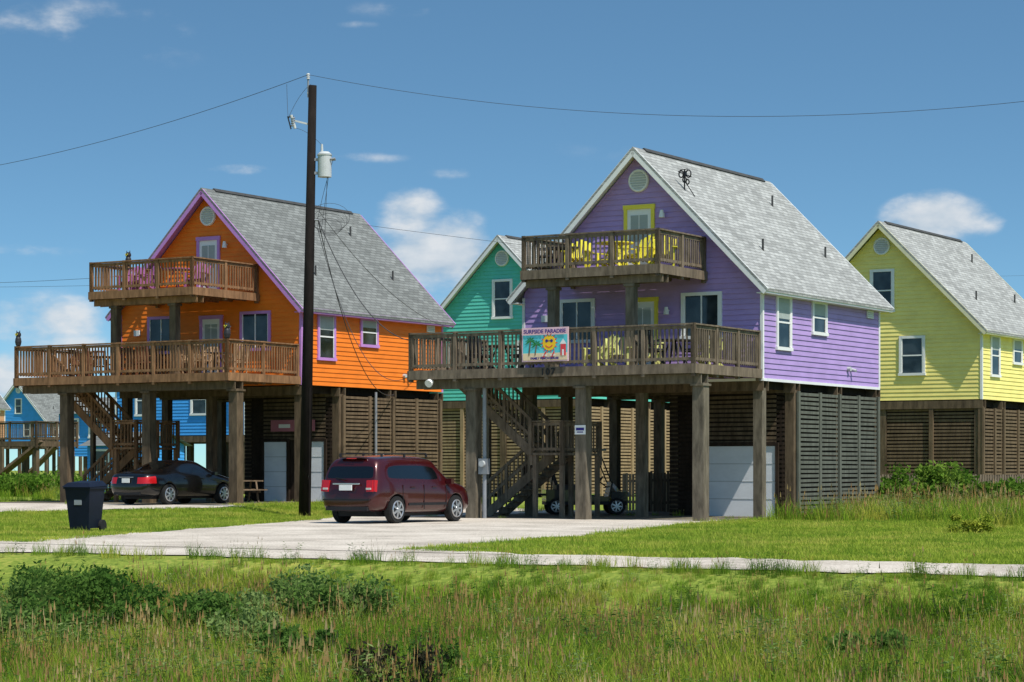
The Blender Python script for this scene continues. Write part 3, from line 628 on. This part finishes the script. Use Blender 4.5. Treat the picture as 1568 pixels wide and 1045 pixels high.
def bin_():
    M['bin']=mat('navy_plastic',(.007,.011,.024),.5,.2,spec=.2); x,y=-9.76,52.3; mb=MB()
    b=[(-.25,-.28),(.25,-.28),(.25,.26),(-.25,.26)]; t=[(-.33,-.37),(.33,-.37),(.33,.33),(-.33,.33)]
    B=[(p[0],p[1],.08) for p in b]; T=[(p[0],p[1],.98) for p in t]
    mb.poly(B[::-1],'bin')
    for i in range(4): mb.poly([B[i],B[(i+1)%4],T[(i+1)%4],T[i]],'bin')
    mb.box(-.36,.36,-.40,.36,.96,1.02,'bin')
    L=[(-.37,-.44,1.0),(.37,-.44,1.0),(.37,.38,1.03),(-.37,.38,1.03)]; L2=[(-.28,-.32,1.10),(.28,-.32,1.10),(.28,.3,1.14),(-.28,.3,1.14)]
    for i in range(4): mb.poly([L[i],L[(i+1)%4],L2[(i+1)%4],L2[i]],'bin')
    mb.poly(L2,'bin'); mb.cyl((-.3,.44,1.0),(.3,.44,1.0),.025,n=8,k='bin')
    for s in(-1,1): mb.cyl((s*.26,.27,.13),(s*.33,.27,.13),.14,n=18,k='tire'); mb.box(s*.3-.02,s*.3+.02,.33,.45,.97,1.03,'bin')
    mb.box(-.25,.25,-.27,-.2,0,.09,'bin'); mb.box(-.10,.10,-.345,-.335,.60,.72,'grey'); 
    o=mb.obj('trash_bin',bevel=.012,loc=(x,y,gz(x,y)+.01),rotz=-.35); o.scale=(.98,.98,1.02)
bin_()
def picnic():
    mb=MB()
    for i in range(5): mb.box(-.9,.9,-.36+i*.15,-.23+i*.15,.72,.76,'wood')
    for s in(-1,1):
        mb.box(-.9,.9,s*.72-.13,s*.72+.13,.42,.46,'wood')
        for x in(-.65,.65): mb.beam((x,s*.3,.72),(x,s*.62,0),.05,.1,'wood')
    for x in(-.65,.65): mb.beam((x,-.8,.4),(x,.8,.4),.05,.1,'wood')
    p=OM@Vector((-1.9,-1.2,0)); mb.obj('picnic_table',loc=(p.x,p.y,gz(p.x,p.y)+.03),rotz=.4)
picnic()
def fence(name,p,q,h,k='woodgrey',sp=.125):
    p=Vector((*p,0));q=Vector((*q,0));L=(q-p).length;mb=MB();n=int(L/sp);d=(q-p)/L
    for i in range(n):
        c=p+d*(i*sp); z=gz(c.x,c.y); hh=h+random.uniform(-.02,.02); mb.beam((c.x,c.y,z),(c.x,c.y,z+hh),.02,.085,k,up=tuple(d))
    for t in(.25,.8): a=p.copy();b=q.copy(); nrm=Vector((d.y,-d.x,0))*-.03; a+=nrm;b+=nrm; mb.beam((a.x,a.y,gz(a.x,a.y)+h*t),(b.x,b.y,gz(b.x,b.y)+h*t),.04,.09,k)
    for i in range(int(L/2.4)+1):
        c=p+d*min(L,i*2.4)+Vector((d.y,-d.x,0))*-.07; mb.box(c.x-.05,c.x+.05,c.y-.05,c.y+.05,gz(c.x,c.y)-.2,gz(c.x,c.y)+h,k)
    mb.obj(name)
fence('picket_fence',(PM@Vector((-7.6,7.4,0))).xy,(PM@Vector((-4.3,7.4,0))).xy,1.35,'pile')
fence('picket_fence',(PM@Vector((-9.6,9.4,0))).xy,(PM@Vector((-3.8,9.4,0))).xy,1.3,'tanslat')
fence('picket_fence',(12.3,77.5),(19,82.2),1.25,'woodgrey')
# ---------------------------------------------------------------- utility pole and wires
M['creo']=wood('creosote_wood',(.012,.009,.008),.5)
def pole(x,y,h,lean,full=True):
    z=gz(x,y); E=empty('utility_pole',(x,y,z),0); mb=MB(); top=Vector((lean,0,h))
    mb.cyl((0,0,-.5),tuple(top),.185,.12,20,'creo')
    mb.obj('shaft',E,smooth=True); mb=MB(); P=lambda f:top*f
    a=P(.985); mb.cyl((a.x-.13,0,h-.35),(a.x-.13,0,h+.28),.028,n=8,k='grey')
    for i in range(3): mb.cyl((a.x-.13,0,h+.2+i*.06),(a.x-.13,0,h+.24+i*.06),.06,.04,12,'ltgrey')
    mb.box(a.x-.16,a.x+.02,-.03,.03,h-.25,h-.2,'grey')
    if full:
        zt=h-2.05
        c=P(zt/h); tx=c.x+.40; mb.cyl((tx,-.05,zt-.68),(tx,-.05,zt),.205,n=24,k='ltgrey'); mb.cyl((tx,-.05,zt),(tx,-.05,zt+.07),.215,.13,24,'ltgrey'); mb.torus((tx,-.05,zt-.03),(0,0,1),.21,.016,'ltgrey',24,6)
        mb.cyl((tx-.08,-.05,zt+.05),(tx-.08,-.05,zt+.3),.045,.03,10,'ltgrey'); 
        for q in(-.12,0,.12): mb.cyl((tx+.18,q-.05,zt-.16),(tx+.32,q-.05,zt-.14),.03,n=8,k='grey')
        mb.box(c.x+.08,tx-.18,-.08,0,zt-.2,zt-.12,'grey'); mb.box(c.x+.08,tx-.18,-.08,0,zt-.6,zt-.52,'grey')
        zc=h-1.1; c=P(zc/h); mb.beam((c.x-.1,0,zc-.05),(c.x-.5,0,zc+.05),.05,.05,'ltgrey'); mb.cyl((c.x-.62,0,zc+.22),(c.x-.5,0,zc-.18),.045,n=10,k='ltgrey'); mb.cyl((c.x-.55,0,zc+.18),(c.x-.72,0,zc+.16),.02,n=8,k='black'); mb.cyl((c.x-.72,-.02,zc+.18),(c.x-.62,-.02,zc-.2),.02,n=8,k='black')
        for i in range(4): mb.cyl((c.x-.56+i*.001,0,zc-.1+i*.07),(c.x-.57,0,zc-.07+i*.07),.065,n=10,k='grey')
        zc=h-4.0;c=P(zc/h); mb.cyl((c.x+.1,0,zc),(c.x+.25,0,zc),.03,n=8,k='grey')
        c=P(.3); mb.cyl((.16,-.12,0),(c.x+.1,-.14,h*.3),.03,n=8,k='creo')
    mb.obj('hardware',E,smooth=False)
    return Vector((x,y,z))
PX,PY=-6.18,68.0; pole(PX,PY,12.85,.25)
pole(26,57,12.6,0,False); pole(-32,93,12.6,0,False)
wires=[]
def wire(p,q,sag,r=.011,n=40):
    p=Vector(p);q=Vector(q); pts=[]
    for i in range(n+1):
        t=i/n; c=p.lerp(q,t); c.z-=4*sag*t*(1-t); pts.append(c)
    wires.append((pts,r))
TOP=Vector((PX+.12,PY,13.18)); gp=gz(26,57)
wire(TOP,(26-.13,57,gp+12.95),2.0,.007); wire(TOP,(-32-.13,93,12.95),1.1,.008)
wire((PX+.2,PY,12.9),(PX-.45,PY,11.95),-.12,.006,16); wire((TOP.x-.7,PY+.6,13.0),(PX-.45,PY,11.95),.45,.006,20)
wire((PX-.3,PY-.02,11.6),(PX+.55,PY-.05,11.05),-.1,.006,16)
AT=Vector((PX+.4,PY,8.9))
for k,(dx,zb) in enumerate(((.85,10.6),(.78,10.55),(.70,10.5))):
    wire((PX+dx,PY-.05,zb),AT+Vector((.1*k,0,-.4*k)),0.0 if k else -.1,.007,20)
for k in range(4):
    r=.28+.06*k; pts=[]; 
    for i in range(25):
        t=2*math.pi*i/24; pts.append(AT+Vector((.35+r*math.cos(t)*1.3,.02*k,-.25+r*math.sin(t)*.9+.1*k)))
    wires.append((pts,.006))
wire(AT,PM@Vector((-9.3,-4.2,5.2)),.8,.014); wire(AT+Vector((0,0,-.3)),PM@Vector((-9.3,-4.2,4.2)),1.6,.010); wire(AT,OM@Vector((.05,5.5,3.85)),1.5,.014); wire(AT+Vector((.05,0,.2)),OM@Vector((.35,8.9,6.4)),.6,.009)
wire((-7.3,84,9.2),(-48,120,12.2),1.0,.008); wire((-9,86,8.6),(-48,118,11.6),.5,.006); wire(AT,(40,150,14.6),1.0,.006)
cu=bpy.data.curves.new('power_line','CURVE'); cu.dimensions='3D'; cu.bevel_depth=1; cu.bevel_resolution=1
for pts,r in wires:
    sp=cu.splines.new('POLY'); sp.points.add(len(pts)-1)
    for i,p in enumerate(pts): sp.points[i].co=(*p,1); sp.points[i].radius=r
M['wire']=mat('wire_black',(.05,.05,.055),.6); cu.materials.append(M['wire'])
o=bpy.data.objects.new('power_line',cu); S.collection.objects.link(o)
mb=MB(); mb.cyl((-7.05,-3.75,0),(-7.05,-3.75,4.1),.06,n=10,k='grey'); mb.box(-7.2,-6.9,-3.85,-3.7,1.3,1.75,'grey'); mb.cyl((-7.05,-3.85,1.6),(-7.05,-3.93,1.6),.09,n=14,k='ltgrey')
mb.cyl((-8.6,-4.2,4.0),(-8.6,-4.35,3.92),.09,.12,12,'white'); mb.obj('electric_meter',PH)
mb=MB(); mb.cyl((.18,4.2,0),(.18,4.2,3.9),.05,n=10,k='grey'); mb.box(.1,.3,4.3,4.6,1.3,1.7,'grey'); mb.obj('electric_meter',OH)
M['dpink']=paint('faded_pink',(.42,.14,.18)); mb=MB(); mb.box(-.95,.95,-.02,.02,-.2,.2,'dpink'); mb.box(-.6,-.1,-.025,-.0205,-.08,.05,'white'); mb.obj('name_board',loc=OM@Vector((-1.9,2.08,2.7)),rotz=-A31)
# ---------------------------------------------------------------- vegetation
def blademat(name,lo,mid,hi,trans=.4):
    m,nt,b=newmat(name); nt.nodes.remove(b); out=nt.nodes['Material Output']
    oi=N(nt,'ShaderNodeObjectInfo'); ge=N(nt,'ShaderNodeNewGeometry'); n=N(nt,'ShaderNodeTexNoise'); n.inputs['Scale'].default_value=.45; n.inputs['Detail'].default_value=6; nt.links.new(ge.outputs['Position'],n.inputs['Vector'])
    ml=N(nt,'ShaderNodeMath',operation='MULTIPLY'); ml.inputs[1].default_value=.5; nt.links.new(oi.outputs['Random'],ml.inputs[0])
    ad=N(nt,'ShaderNodeMath',operation='ADD'); nt.links.new(ml.outputs[0],ad.inputs[0]); 
    nm=N(nt,'ShaderNodeMapRange'); nm.inputs[1].default_value=.35; nm.inputs[2].default_value=.65; nm.inputs[4].default_value=.6; nt.links.new(n.outputs[0],nm.inputs[0]); nt.links.new(nm.outputs[0],ad.inputs[1])
    r=N(nt,'ShaderNodeValToRGB'); e=r.color_ramp.elements; e[0].position=.1;e[0].color=(*lo,1);e[1].position=.95;e[1].color=(*hi,1); q=e.new(.55); q.color=(*mid,1)
    nt.links.new(ad.outputs[0],r.inputs[0])
    d=N(nt,'ShaderNodeBsdfDiffuse');t=N(nt,'ShaderNodeBsdfTranslucent');mx=N(nt,'ShaderNodeMixShader'); mx.inputs[0].default_value=trans
    nt.links.new(r.outputs[0],d.inputs[0]);nt.links.new(r.outputs[0],t.inputs[0]);nt.links.new(d.outputs[0],mx.inputs[1]);nt.links.new(t.outputs[0],mx.inputs[2]);nt.links.new(mx.outputs[0],out.inputs[0]); return m
GM=blademat('grass_blade',(.10,.21,.02),(.23,.36,.035),(.46,.46,.075)); LM=blademat('lawn_blade',(.17,.28,.035),(.32,.42,.05),(.52,.50,.11)); SM=blademat('seed_head',(.24,.13,.05),(.38,.24,.09),(.50,.39,.19),.2); WM=blademat('weed_leaf',(.045,.11,.018),(.11,.20,.04),(.26,.34,.12)); RM=blademat('dry_shrub',(.028,.03,.018),(.05,.045,.028),(.10,.07,.05))
def clump(name,nb,rad,h0,h1,w,mt,lean=.35,seed=0,seedmat=None,leaf=False,sp_=.06):
    R=np.random.default_rng(seed); V=[];Fc=[];mi=[]
    for i in range(nb):
        a=R.uniform(0,6.28);r=rad*math.sqrt(R.uniform());x,y=r*math.cos(a),r*math.sin(a);h=R.uniform(h0,h1);t=R.uniform(0,6.28);l=h*lean*R.uniform(.2,1.3);dx,dy=math.cos(t)*l,math.sin(t)*l;p=R.uniform(0,6.28);wx,wy=math.cos(p)*w/2,math.sin(p)*w/2;n=len(V)
        V+=[(x-wx,y-wy,0),(x+wx,y+wy,0),(x+dx*.35+wx*.8,y+dy*.35+wy*.8,h*.55),(x+dx*.35-wx*.8,y+dy*.35-wy*.8,h*.55),(x+dx,y+dy,h)]
        Fc+=[(n,n+1,n+2,n+3),(n+3,n+2,n+4)];mi+=[0,0]
        if seedmat is not None and R.uniform()<sp_:
            n=len(V);hh=h*R.uniform(1.05,1.4);X,Y2=x+dx,y+dy;V+=[(x-.002,y,0),(x+.002,y,0),(X+.002,Y2,hh),(X-.002,Y2,hh),(X-.008,Y2-.006,hh-.02),(X+.008,Y2+.006,hh-.02),(X+.003,Y2,hh+.06)];Fc+=[(n,n+1,n+2,n+3),(n+4,n+5,n+6)];mi+=[1,1]
        if leaf:
            for k in range(7):
                f=R.uniform(.2,1);cx,cy,cz=x+dx*f*f,y+dy*f*f,h*f;t=R.uniform(0,6.28);s=R.uniform(.02,.04);n=len(V);ux,uy=math.cos(t)*s,math.sin(t)*s;V+=[(cx,cy,cz),(cx+ux-uy*.4,cy+uy+ux*.4,cz+s*.4),(cx+ux*2,cy+uy*2,cz+R.uniform(-.3,.6)*s),(cx+ux+uy*.4,cy+uy-ux*.4,cz+s*.3)];Fc.append((n,n+1,n+2,n+3));mi.append(0)
    me=bpy.data.meshes.new(name);me.from_pydata(V,[],Fc);me.materials.append(mt);
    if seedmat is not None: me.materials.append(seedmat)
    me.polygons.foreach_set('material_index',mi);return bpy.data.objects.new(name,me)
def coll(name,obs):
    c=bpy.data.collections.new(name)
    for o in obs:c.objects.link(o)
    return c
def scatter(name,P,scl,idx,c):
    n=len(P);me=bpy.data.meshes.new(name);me.from_pydata(P,[],[])
    a=me.attributes.new('scl','FLOAT','POINT');a.data.foreach_set('value',np.array(scl,dtype=np.float32));a=me.attributes.new('rt','FLOAT','POINT');a.data.foreach_set('value',rng.uniform(0,6.28,n).astype(np.float32));a=me.attributes.new('ix','INT','POINT');a.data.foreach_set('value',np.array(idx,dtype=np.int32))
    o=bpy.data.objects.new(name,me);S.collection.objects.link(o)
    nt=bpy.data.node_groups.new(name+'_gn','GeometryNodeTree');nt.interface.new_socket('Geometry',in_out='INPUT',socket_type='NodeSocketGeometry');nt.interface.new_socket('Geometry',in_out='OUTPUT',socket_type='NodeSocketGeometry')
    gi=nt.nodes.new('NodeGroupInput');go=nt.nodes.new('NodeGroupOutput');ip=nt.nodes.new('GeometryNodeInstanceOnPoints');ci=nt.nodes.new('GeometryNodeCollectionInfo');ci.inputs[0].default_value=c;ci.inputs['Separate Children'].default_value=True;ci.inputs['Reset Children'].default_value=True
    def at(nm,ty):
        q=nt.nodes.new('GeometryNodeInputNamedAttribute');q.data_type=ty;q.inputs['Name'].default_value=nm;return q.outputs['Attribute']
    cx=nt.nodes.new('ShaderNodeCombineXYZ');nt.links.new(at('rt','FLOAT'),cx.inputs[2]);ip.inputs['Pick Instance'].default_value=True
    nt.links.new(gi.outputs[0],ip.inputs['Points']);nt.links.new(ci.outputs[0],ip.inputs['Instance']);nt.links.new(at('ix','INT'),ip.inputs['Instance Index']);nt.links.new(cx.outputs[0],ip.inputs['Rotation']);nt.links.new(at('scl','FLOAT'),ip.inputs['Scale']);nt.links.new(ip.outputs[0],go.inputs[0])
    md=o.modifiers.new('scatter','NODES');md.node_group=nt;return o
fc=coll('field_clumps',[clump('clump_a',55,.22,.12,.34,.010,GM,.5,1,SM),clump('clump_b',45,.2,.18,.42,.009,GM,.4,2,SM,False,.16),clump('clump_c',65,.26,.10,.26,.011,GM,.6,3),clump('clump_d',14,.15,.15,.40,.008,WM,.5,4,None,True),clump('clump_e',30,.2,.18,.42,.007,SM,.4,5,SM)])
P=[];sc_=[];ix=[]
while len(P)<13500:
    y=rng.uniform(9,36);x=rng.uniform(-17,17)
    if abs(x)>.24*y+4: continue
    b=x*SA+y*CA
    if b>29.05 or b<6: continue
    P.append((x,y,gz(x,y)-.01));q=math.sin(x*.9+3)*math.sin(y*.7)+rng.uniform(-.5,.5);sc_.append(rng.uniform(.65,1.15)*(1+.22*q)*float(np.interp(b,[27,28.2],[1,.3])));u=rng.uniform();ix.append(0 if u<.34 else 1 if u<.52 else 2 if u<.86 else 3 if u<.94 else 4)
scatter('tall_grass',P,sc_,ix,fc)
lc=coll('lawn_clumps',[clump('tuft_a',60,.3,.02,.07,.012,LM,.7,11),clump('tuft_b',60,.3,.03,.10,.012,LM,.6,12),clump('tuft_c',30,.2,.06,.2,.010,LM,.5,13)])
P=[];sc_=[];ix=[]
while len(P)<20000:
    y=rng.uniform(33,82);x=rng.uniform(-24,24)
    if abs(x)>.24*y+4: continue
    b=x*SA+y*CA
    if b<32.7 or on_gravel(x,y): continue
    P.append((x,y,gz(x,y)));u=rng.uniform();sc_.append(rng.uniform(.7,1.3));ix.append(0 if u<.6 else 1 if u<.96 else 2)
scatter('lawn_grass',P,sc_,ix,lc)
P=[];sc_=[];ix=[]
def addp(x,y,s,i): P.append((x,y,gz(x,y)));sc_.append(s);ix.append(i)
n=0
while n<2600:
    y=rng.uniform(50,84);x=rng.uniform(7,26);a=x*CA-y*SA;b=x*SA+y*CA
    if a<-26.6+1.2*math.sin(y*.6) or (b<55+2.5*math.sin(x)-max(0,(a+20)*.8)): continue
    addp(x,y,rng.uniform(.9,2.0),int(rng.choice([0,1,2,3,4],p=[.35,.27,.2,.08,.10])));n+=1
n=0
while n<900:
    y=rng.uniform(84,130);x=rng.uniform(-36,-14)
    addp(x,y,rng.uniform(.8,1.8),int(rng.choice([0,1,2,3])));n+=1
for i in range(46): # scattered taller verge clusters
    a0=rng.uniform(-45,-10)
    for j in range(int(rng.integers(2,8))):
        a=a0+rng.normal()*.35;b=28.7+rng.normal()*.15;x,y=ab(a,b); addp(x,y,rng.uniform(.35,.85),int(rng.choice([0,1,3])))
for i in range(160):
    a=rng.uniform(-45,-10);b=33.0+rng.normal()*.15;x,y=ab(a,b)
    if not on_gravel(x,y): addp(x,y,rng.uniform(.25,.5),int(rng.choice([0,2])))
for i in range(500):
    a=rng.uniform(-58,-26);b=rng.uniform(56,73);x,y=ab(a,b)
    if -56.4<a<-45.6 and rng.uniform()>.05: continue
    if -37.8<a<-27.6 and rng.uniform()>.04: continue
    addp(x,y,rng.uniform(.3,.8),int(rng.choice([0,2])))
scatter('rough_grass',P,sc_,ix,fc)
def bush(name,x,y,rx,h,n,mt,seed,lf=.045,stems=25):
    R=np.random.default_rng(seed);lob=[(R.uniform(-.8,.8)*rx,R.uniform(-.6,.6)*rx,R.uniform(.2,.8)*h,R.uniform(.18,.42)*rx) for _ in range(15)];V=[];Fc=[]
    for i in range(n):
        L=lob[R.integers(15)];d=R.normal(size=3);d/=np.linalg.norm(d);r=L[3]*(R.uniform()**.4)*(1+.3*math.sin(d[0]*7)*math.cos(d[1]*6));c=np.array([L[0],L[1],L[2]])+d*r*np.array([1,1,h/rx*.8]);
        if c[2]<.02:c[2]=R.uniform(.02,.2)
        u=R.normal(size=3);u/=np.linalg.norm(u);v=np.cross(u,R.normal(size=3));v/=np.linalg.norm(v)+1e-6;s=lf*R.uniform(.6,1.3);k=len(V);V+=[tuple(c-u*s),tuple(c+v*s*.45),tuple(c+u*s),tuple(c-v*s*.45)];Fc.append((k,k+1,k+2,k+3))
    for i in range(stems):
        L=lob[R.integers(15)];k=len(V);V+=[(R.uniform(-.1,.1),R.uniform(-.1,.1),0),(R.uniform(-.1,.1)+.01,0,0),(L[0],L[1],L[2]+L[3]*.6)];Fc.append((k,k+1,k+2))
    me=bpy.data.meshes.new(name);me.from_pydata(V,[],Fc);me.materials.append(mt);o=bpy.data.objects.new(name,me);S.collection.objects.link(o);o.location=(x,y,gz(x,y));return o
B=[(15,30,1.1,.95,WM),(75,31,1.0,.9,WM),(130,32.5,.9,.7,WM),(155,34,.5,.6,WM),(20,25.5,.9,.75,WM),(100,27,.7,.5,WM),(270,28,.9,.72,WM),(390,26.5,.5,.5,WM),(330,29.5,.7,.6,WM),(460,29.5,.9,.85,WM),(520,28.8,.7,.72,WM),(1330,24,.45,.42,WM),(450,24,.45,.42,WM),(430,31,.5,.6,WM),(1490,50,.5,.45,GM)]
for i,(px,Y_,r,h,mt) in enumerate(B): bush('shrub',atpx(px,Y_),Y_,r,h,3000,mt,100+i,.038)
for i,(px,Y_,r,h) in enumerate(((610,20.6,.42,.62),(650,21.2,.35,.6),(575,21.8,.3,.45),(625,19.8,.3,.4))): bush('dark_shrub',atpx(px,Y_),Y_,r,h,900,RM if i!=1 else WM,300+i,.03,50)
for i,(px,Y_,r,h) in enumerate(((1430,74,1.6,1.6),(1475,74.5,1.4,1.3),(1540,72,1.3,1.0),(1390,73,.9,1.1),(1345,72,.6,.6),(50,100,3,1.0),(20,98,2,.9),(1568,74,1.5,1.1))): bush('shrub',atpx(px,Y_),Y_,r,h,4500,blademat('bush_leaf',(.06,.13,.015),(.13,.24,.03),(.24,.33,.06)) if i==0 else bpy.data.materials['bush_leaf'],200+i,.085)
# ---------------------------------------------------------------- sky, sun, camera
w=bpy.data.worlds.new('World');S.world=w;w.use_nodes=True;nt=w.node_tree;bg=nt.nodes['Background'];SUNEL=math.radians(58);hz=Vector((.644,-.764)).normalized();sv=Vector((hz.x*math.cos(SUNEL),hz.y*math.cos(SUNEL),math.sin(SUNEL)))
def mth(op,a,b=None,c=None,cl=False):
    n=N(nt,'ShaderNodeMath',operation=op);n.use_clamp=cl
    for i,v in enumerate((a,b,c)):
        if v is None:continue
        if isinstance(v,(int,float)):n.inputs[i].default_value=v
        else:nt.links.new(v,n.inputs[i])
    return n.outputs[0]
sky=N(nt,'ShaderNodeTexSky',sky_type='NISHITA');sky.sun_disc=False;sky.sun_elevation=SUNEL;sky.sun_rotation=math.atan2(hz.x,hz.y);sky.air_density=1.0;sky.dust_density=.5;sky.ozone_density=1.6
tc=N(nt,'ShaderNodeTexCoord');sx=N(nt,'ShaderNodeSeparateXYZ');nt.links.new(tc.outputs['Generated'],sx.inputs[0]);x_,y_,z_=sx.outputs
zz=mth('MULTIPLY_ADD',z_,2.1,.05);cb=N(nt,'ShaderNodeCombineXYZ');nt.links.new(x_,cb.inputs[0]);nt.links.new(y_,cb.inputs[1]);nt.links.new(zz,cb.inputs[2]);nr=N(nt,'ShaderNodeVectorMath',operation='NORMALIZE');nt.links.new(cb.outputs[0],nr.inputs[0]);nt.links.new(nr.outputs[0],sky.inputs[0])
az=mth('ARCTAN2',x_,y_);el=mth('ARCSINE',z_)
cc=N(nt,'ShaderNodeCombineXYZ');nt.links.new(mth('MULTIPLY',az,14),cc.inputs[0]);nt.links.new(mth('MULTIPLY',el,26),cc.inputs[1])
n1=N(nt,'ShaderNodeTexNoise');n1.inputs['Scale'].default_value=1.6;n1.inputs['Detail'].default_value=9;n1.inputs['Roughness'].default_value=.58;nt.links.new(cc.outputs[0],n1.inputs['Vector'])
n2=N(nt,'ShaderNodeTexNoise');n2.inputs['Scale'].default_value=3.2;n2.inputs['Detail'].default_value=7;nt.links.new(cc.outputs[0],n2.inputs['Vector'])
dens=None
for px,py,rx,ry,amp in((630,335,75,55,1.15),(665,385,125,80,1.15),(740,420,160,90,.85),(590,350,70,45,.5),(1440,338,105,48,1.2),(1490,345,60,34,.9),(380,262,85,12,.45),(700,265,65,15,.45),(60,520,170,80,.7),(105,495,80,45,.9),(30,600,210,110,.85),(80,60,320,75,.33),(560,243,100,12,.35),(540,40,60,8,.3),(20,390,140,16,.36),(1050,230,300,24,.2),(650,15,150,20,.32)):
    a0=math.atan2((px-784)/F,1);e0=math.atan((720-py)/F);u=mth('DIVIDE',mth('SUBTRACT',az,a0),rx/F);v=mth('DIVIDE',mth('SUBTRACT',el,e0),ry/F)
    d=mth('ADD',mth('MULTIPLY',u,u),mth('MULTIPLY',v,v));g_=mth('MULTIPLY',mth('SUBTRACT',1,d,cl=True),amp);dens=g_ if dens is None else mth('MAXIMUM',dens,g_)
cov=mth('MULTIPLY',mth('SUBTRACT',mth('MULTIPLY_ADD',mth('SUBTRACT',n1.outputs[0],.5),2.4,dens),.22),mth('MULTIPLY',dens,3.0,cl=True))
mr=N(nt,'ShaderNodeMapRange',interpolation_type='SMOOTHSTEP');mr.inputs[1].default_value=0;mr.inputs[2].default_value=.85;nt.links.new(cov,mr.inputs[0])
cr=N(nt,'ShaderNodeValToRGB');cr.color_ramp.elements[0].position=.3;cr.color_ramp.elements[0].color=(.50,.62,.74,1);cr.color_ramp.elements[1].position=.65;cr.color_ramp.elements[1].color=(.84,.87,.9,1);nt.links.new(n2.outputs[0],cr.inputs[0])
SK=.11
cm=N(nt,'ShaderNodeVectorMath',operation='SCALE');cm.inputs[3].default_value=.9/SK;nt.links.new(cr.outputs[0],cm.inputs[0])
tn=N(nt,'ShaderNodeMix',data_type='RGBA',blend_type='MULTIPLY');tn.inputs[0].default_value=1;tn.inputs[7].default_value=(.85,1.2,1.24,1);nt.links.new(sky.outputs[0],tn.inputs[6])
mx=N(nt,'ShaderNodeMix',data_type='RGBA');nt.links.new(mth('MULTIPLY',mr.outputs[0],.92),mx.inputs[0]);nt.links.new(tn.outputs[2],mx.inputs[6]);nt.links.new(cm.outputs[0],mx.inputs[7]);nt.links.new(mx.outputs[2],bg.inputs[0]);bg.inputs[1].default_value=SK
L=bpy.data.lights.new('sun','SUN');L.energy=5.0;L.angle=math.radians(.5);L.color=(1,.95,.87);lo=bpy.data.objects.new('sun',L);S.collection.objects.link(lo);lo.rotation_euler=sv.to_track_quat('Z','Y').to_euler();lo.location=(20,0,60)
cam=bpy.data.cameras.new('camera');co=bpy.data.objects.new('camera',cam);S.collection.objects.link(co);co.location=(0,0,HC);co.rotation_euler=(math.pi/2,0,0);cam.sensor_width=36;cam.lens=36*F/1568;cam.shift_y=(720-522.5)/1568;cam.clip_end=8000;cam.clip_start=.5;S.camera=co
S.view_settings.view_transform='Standard';S.view_settings.look='None';S.view_settings.exposure=0
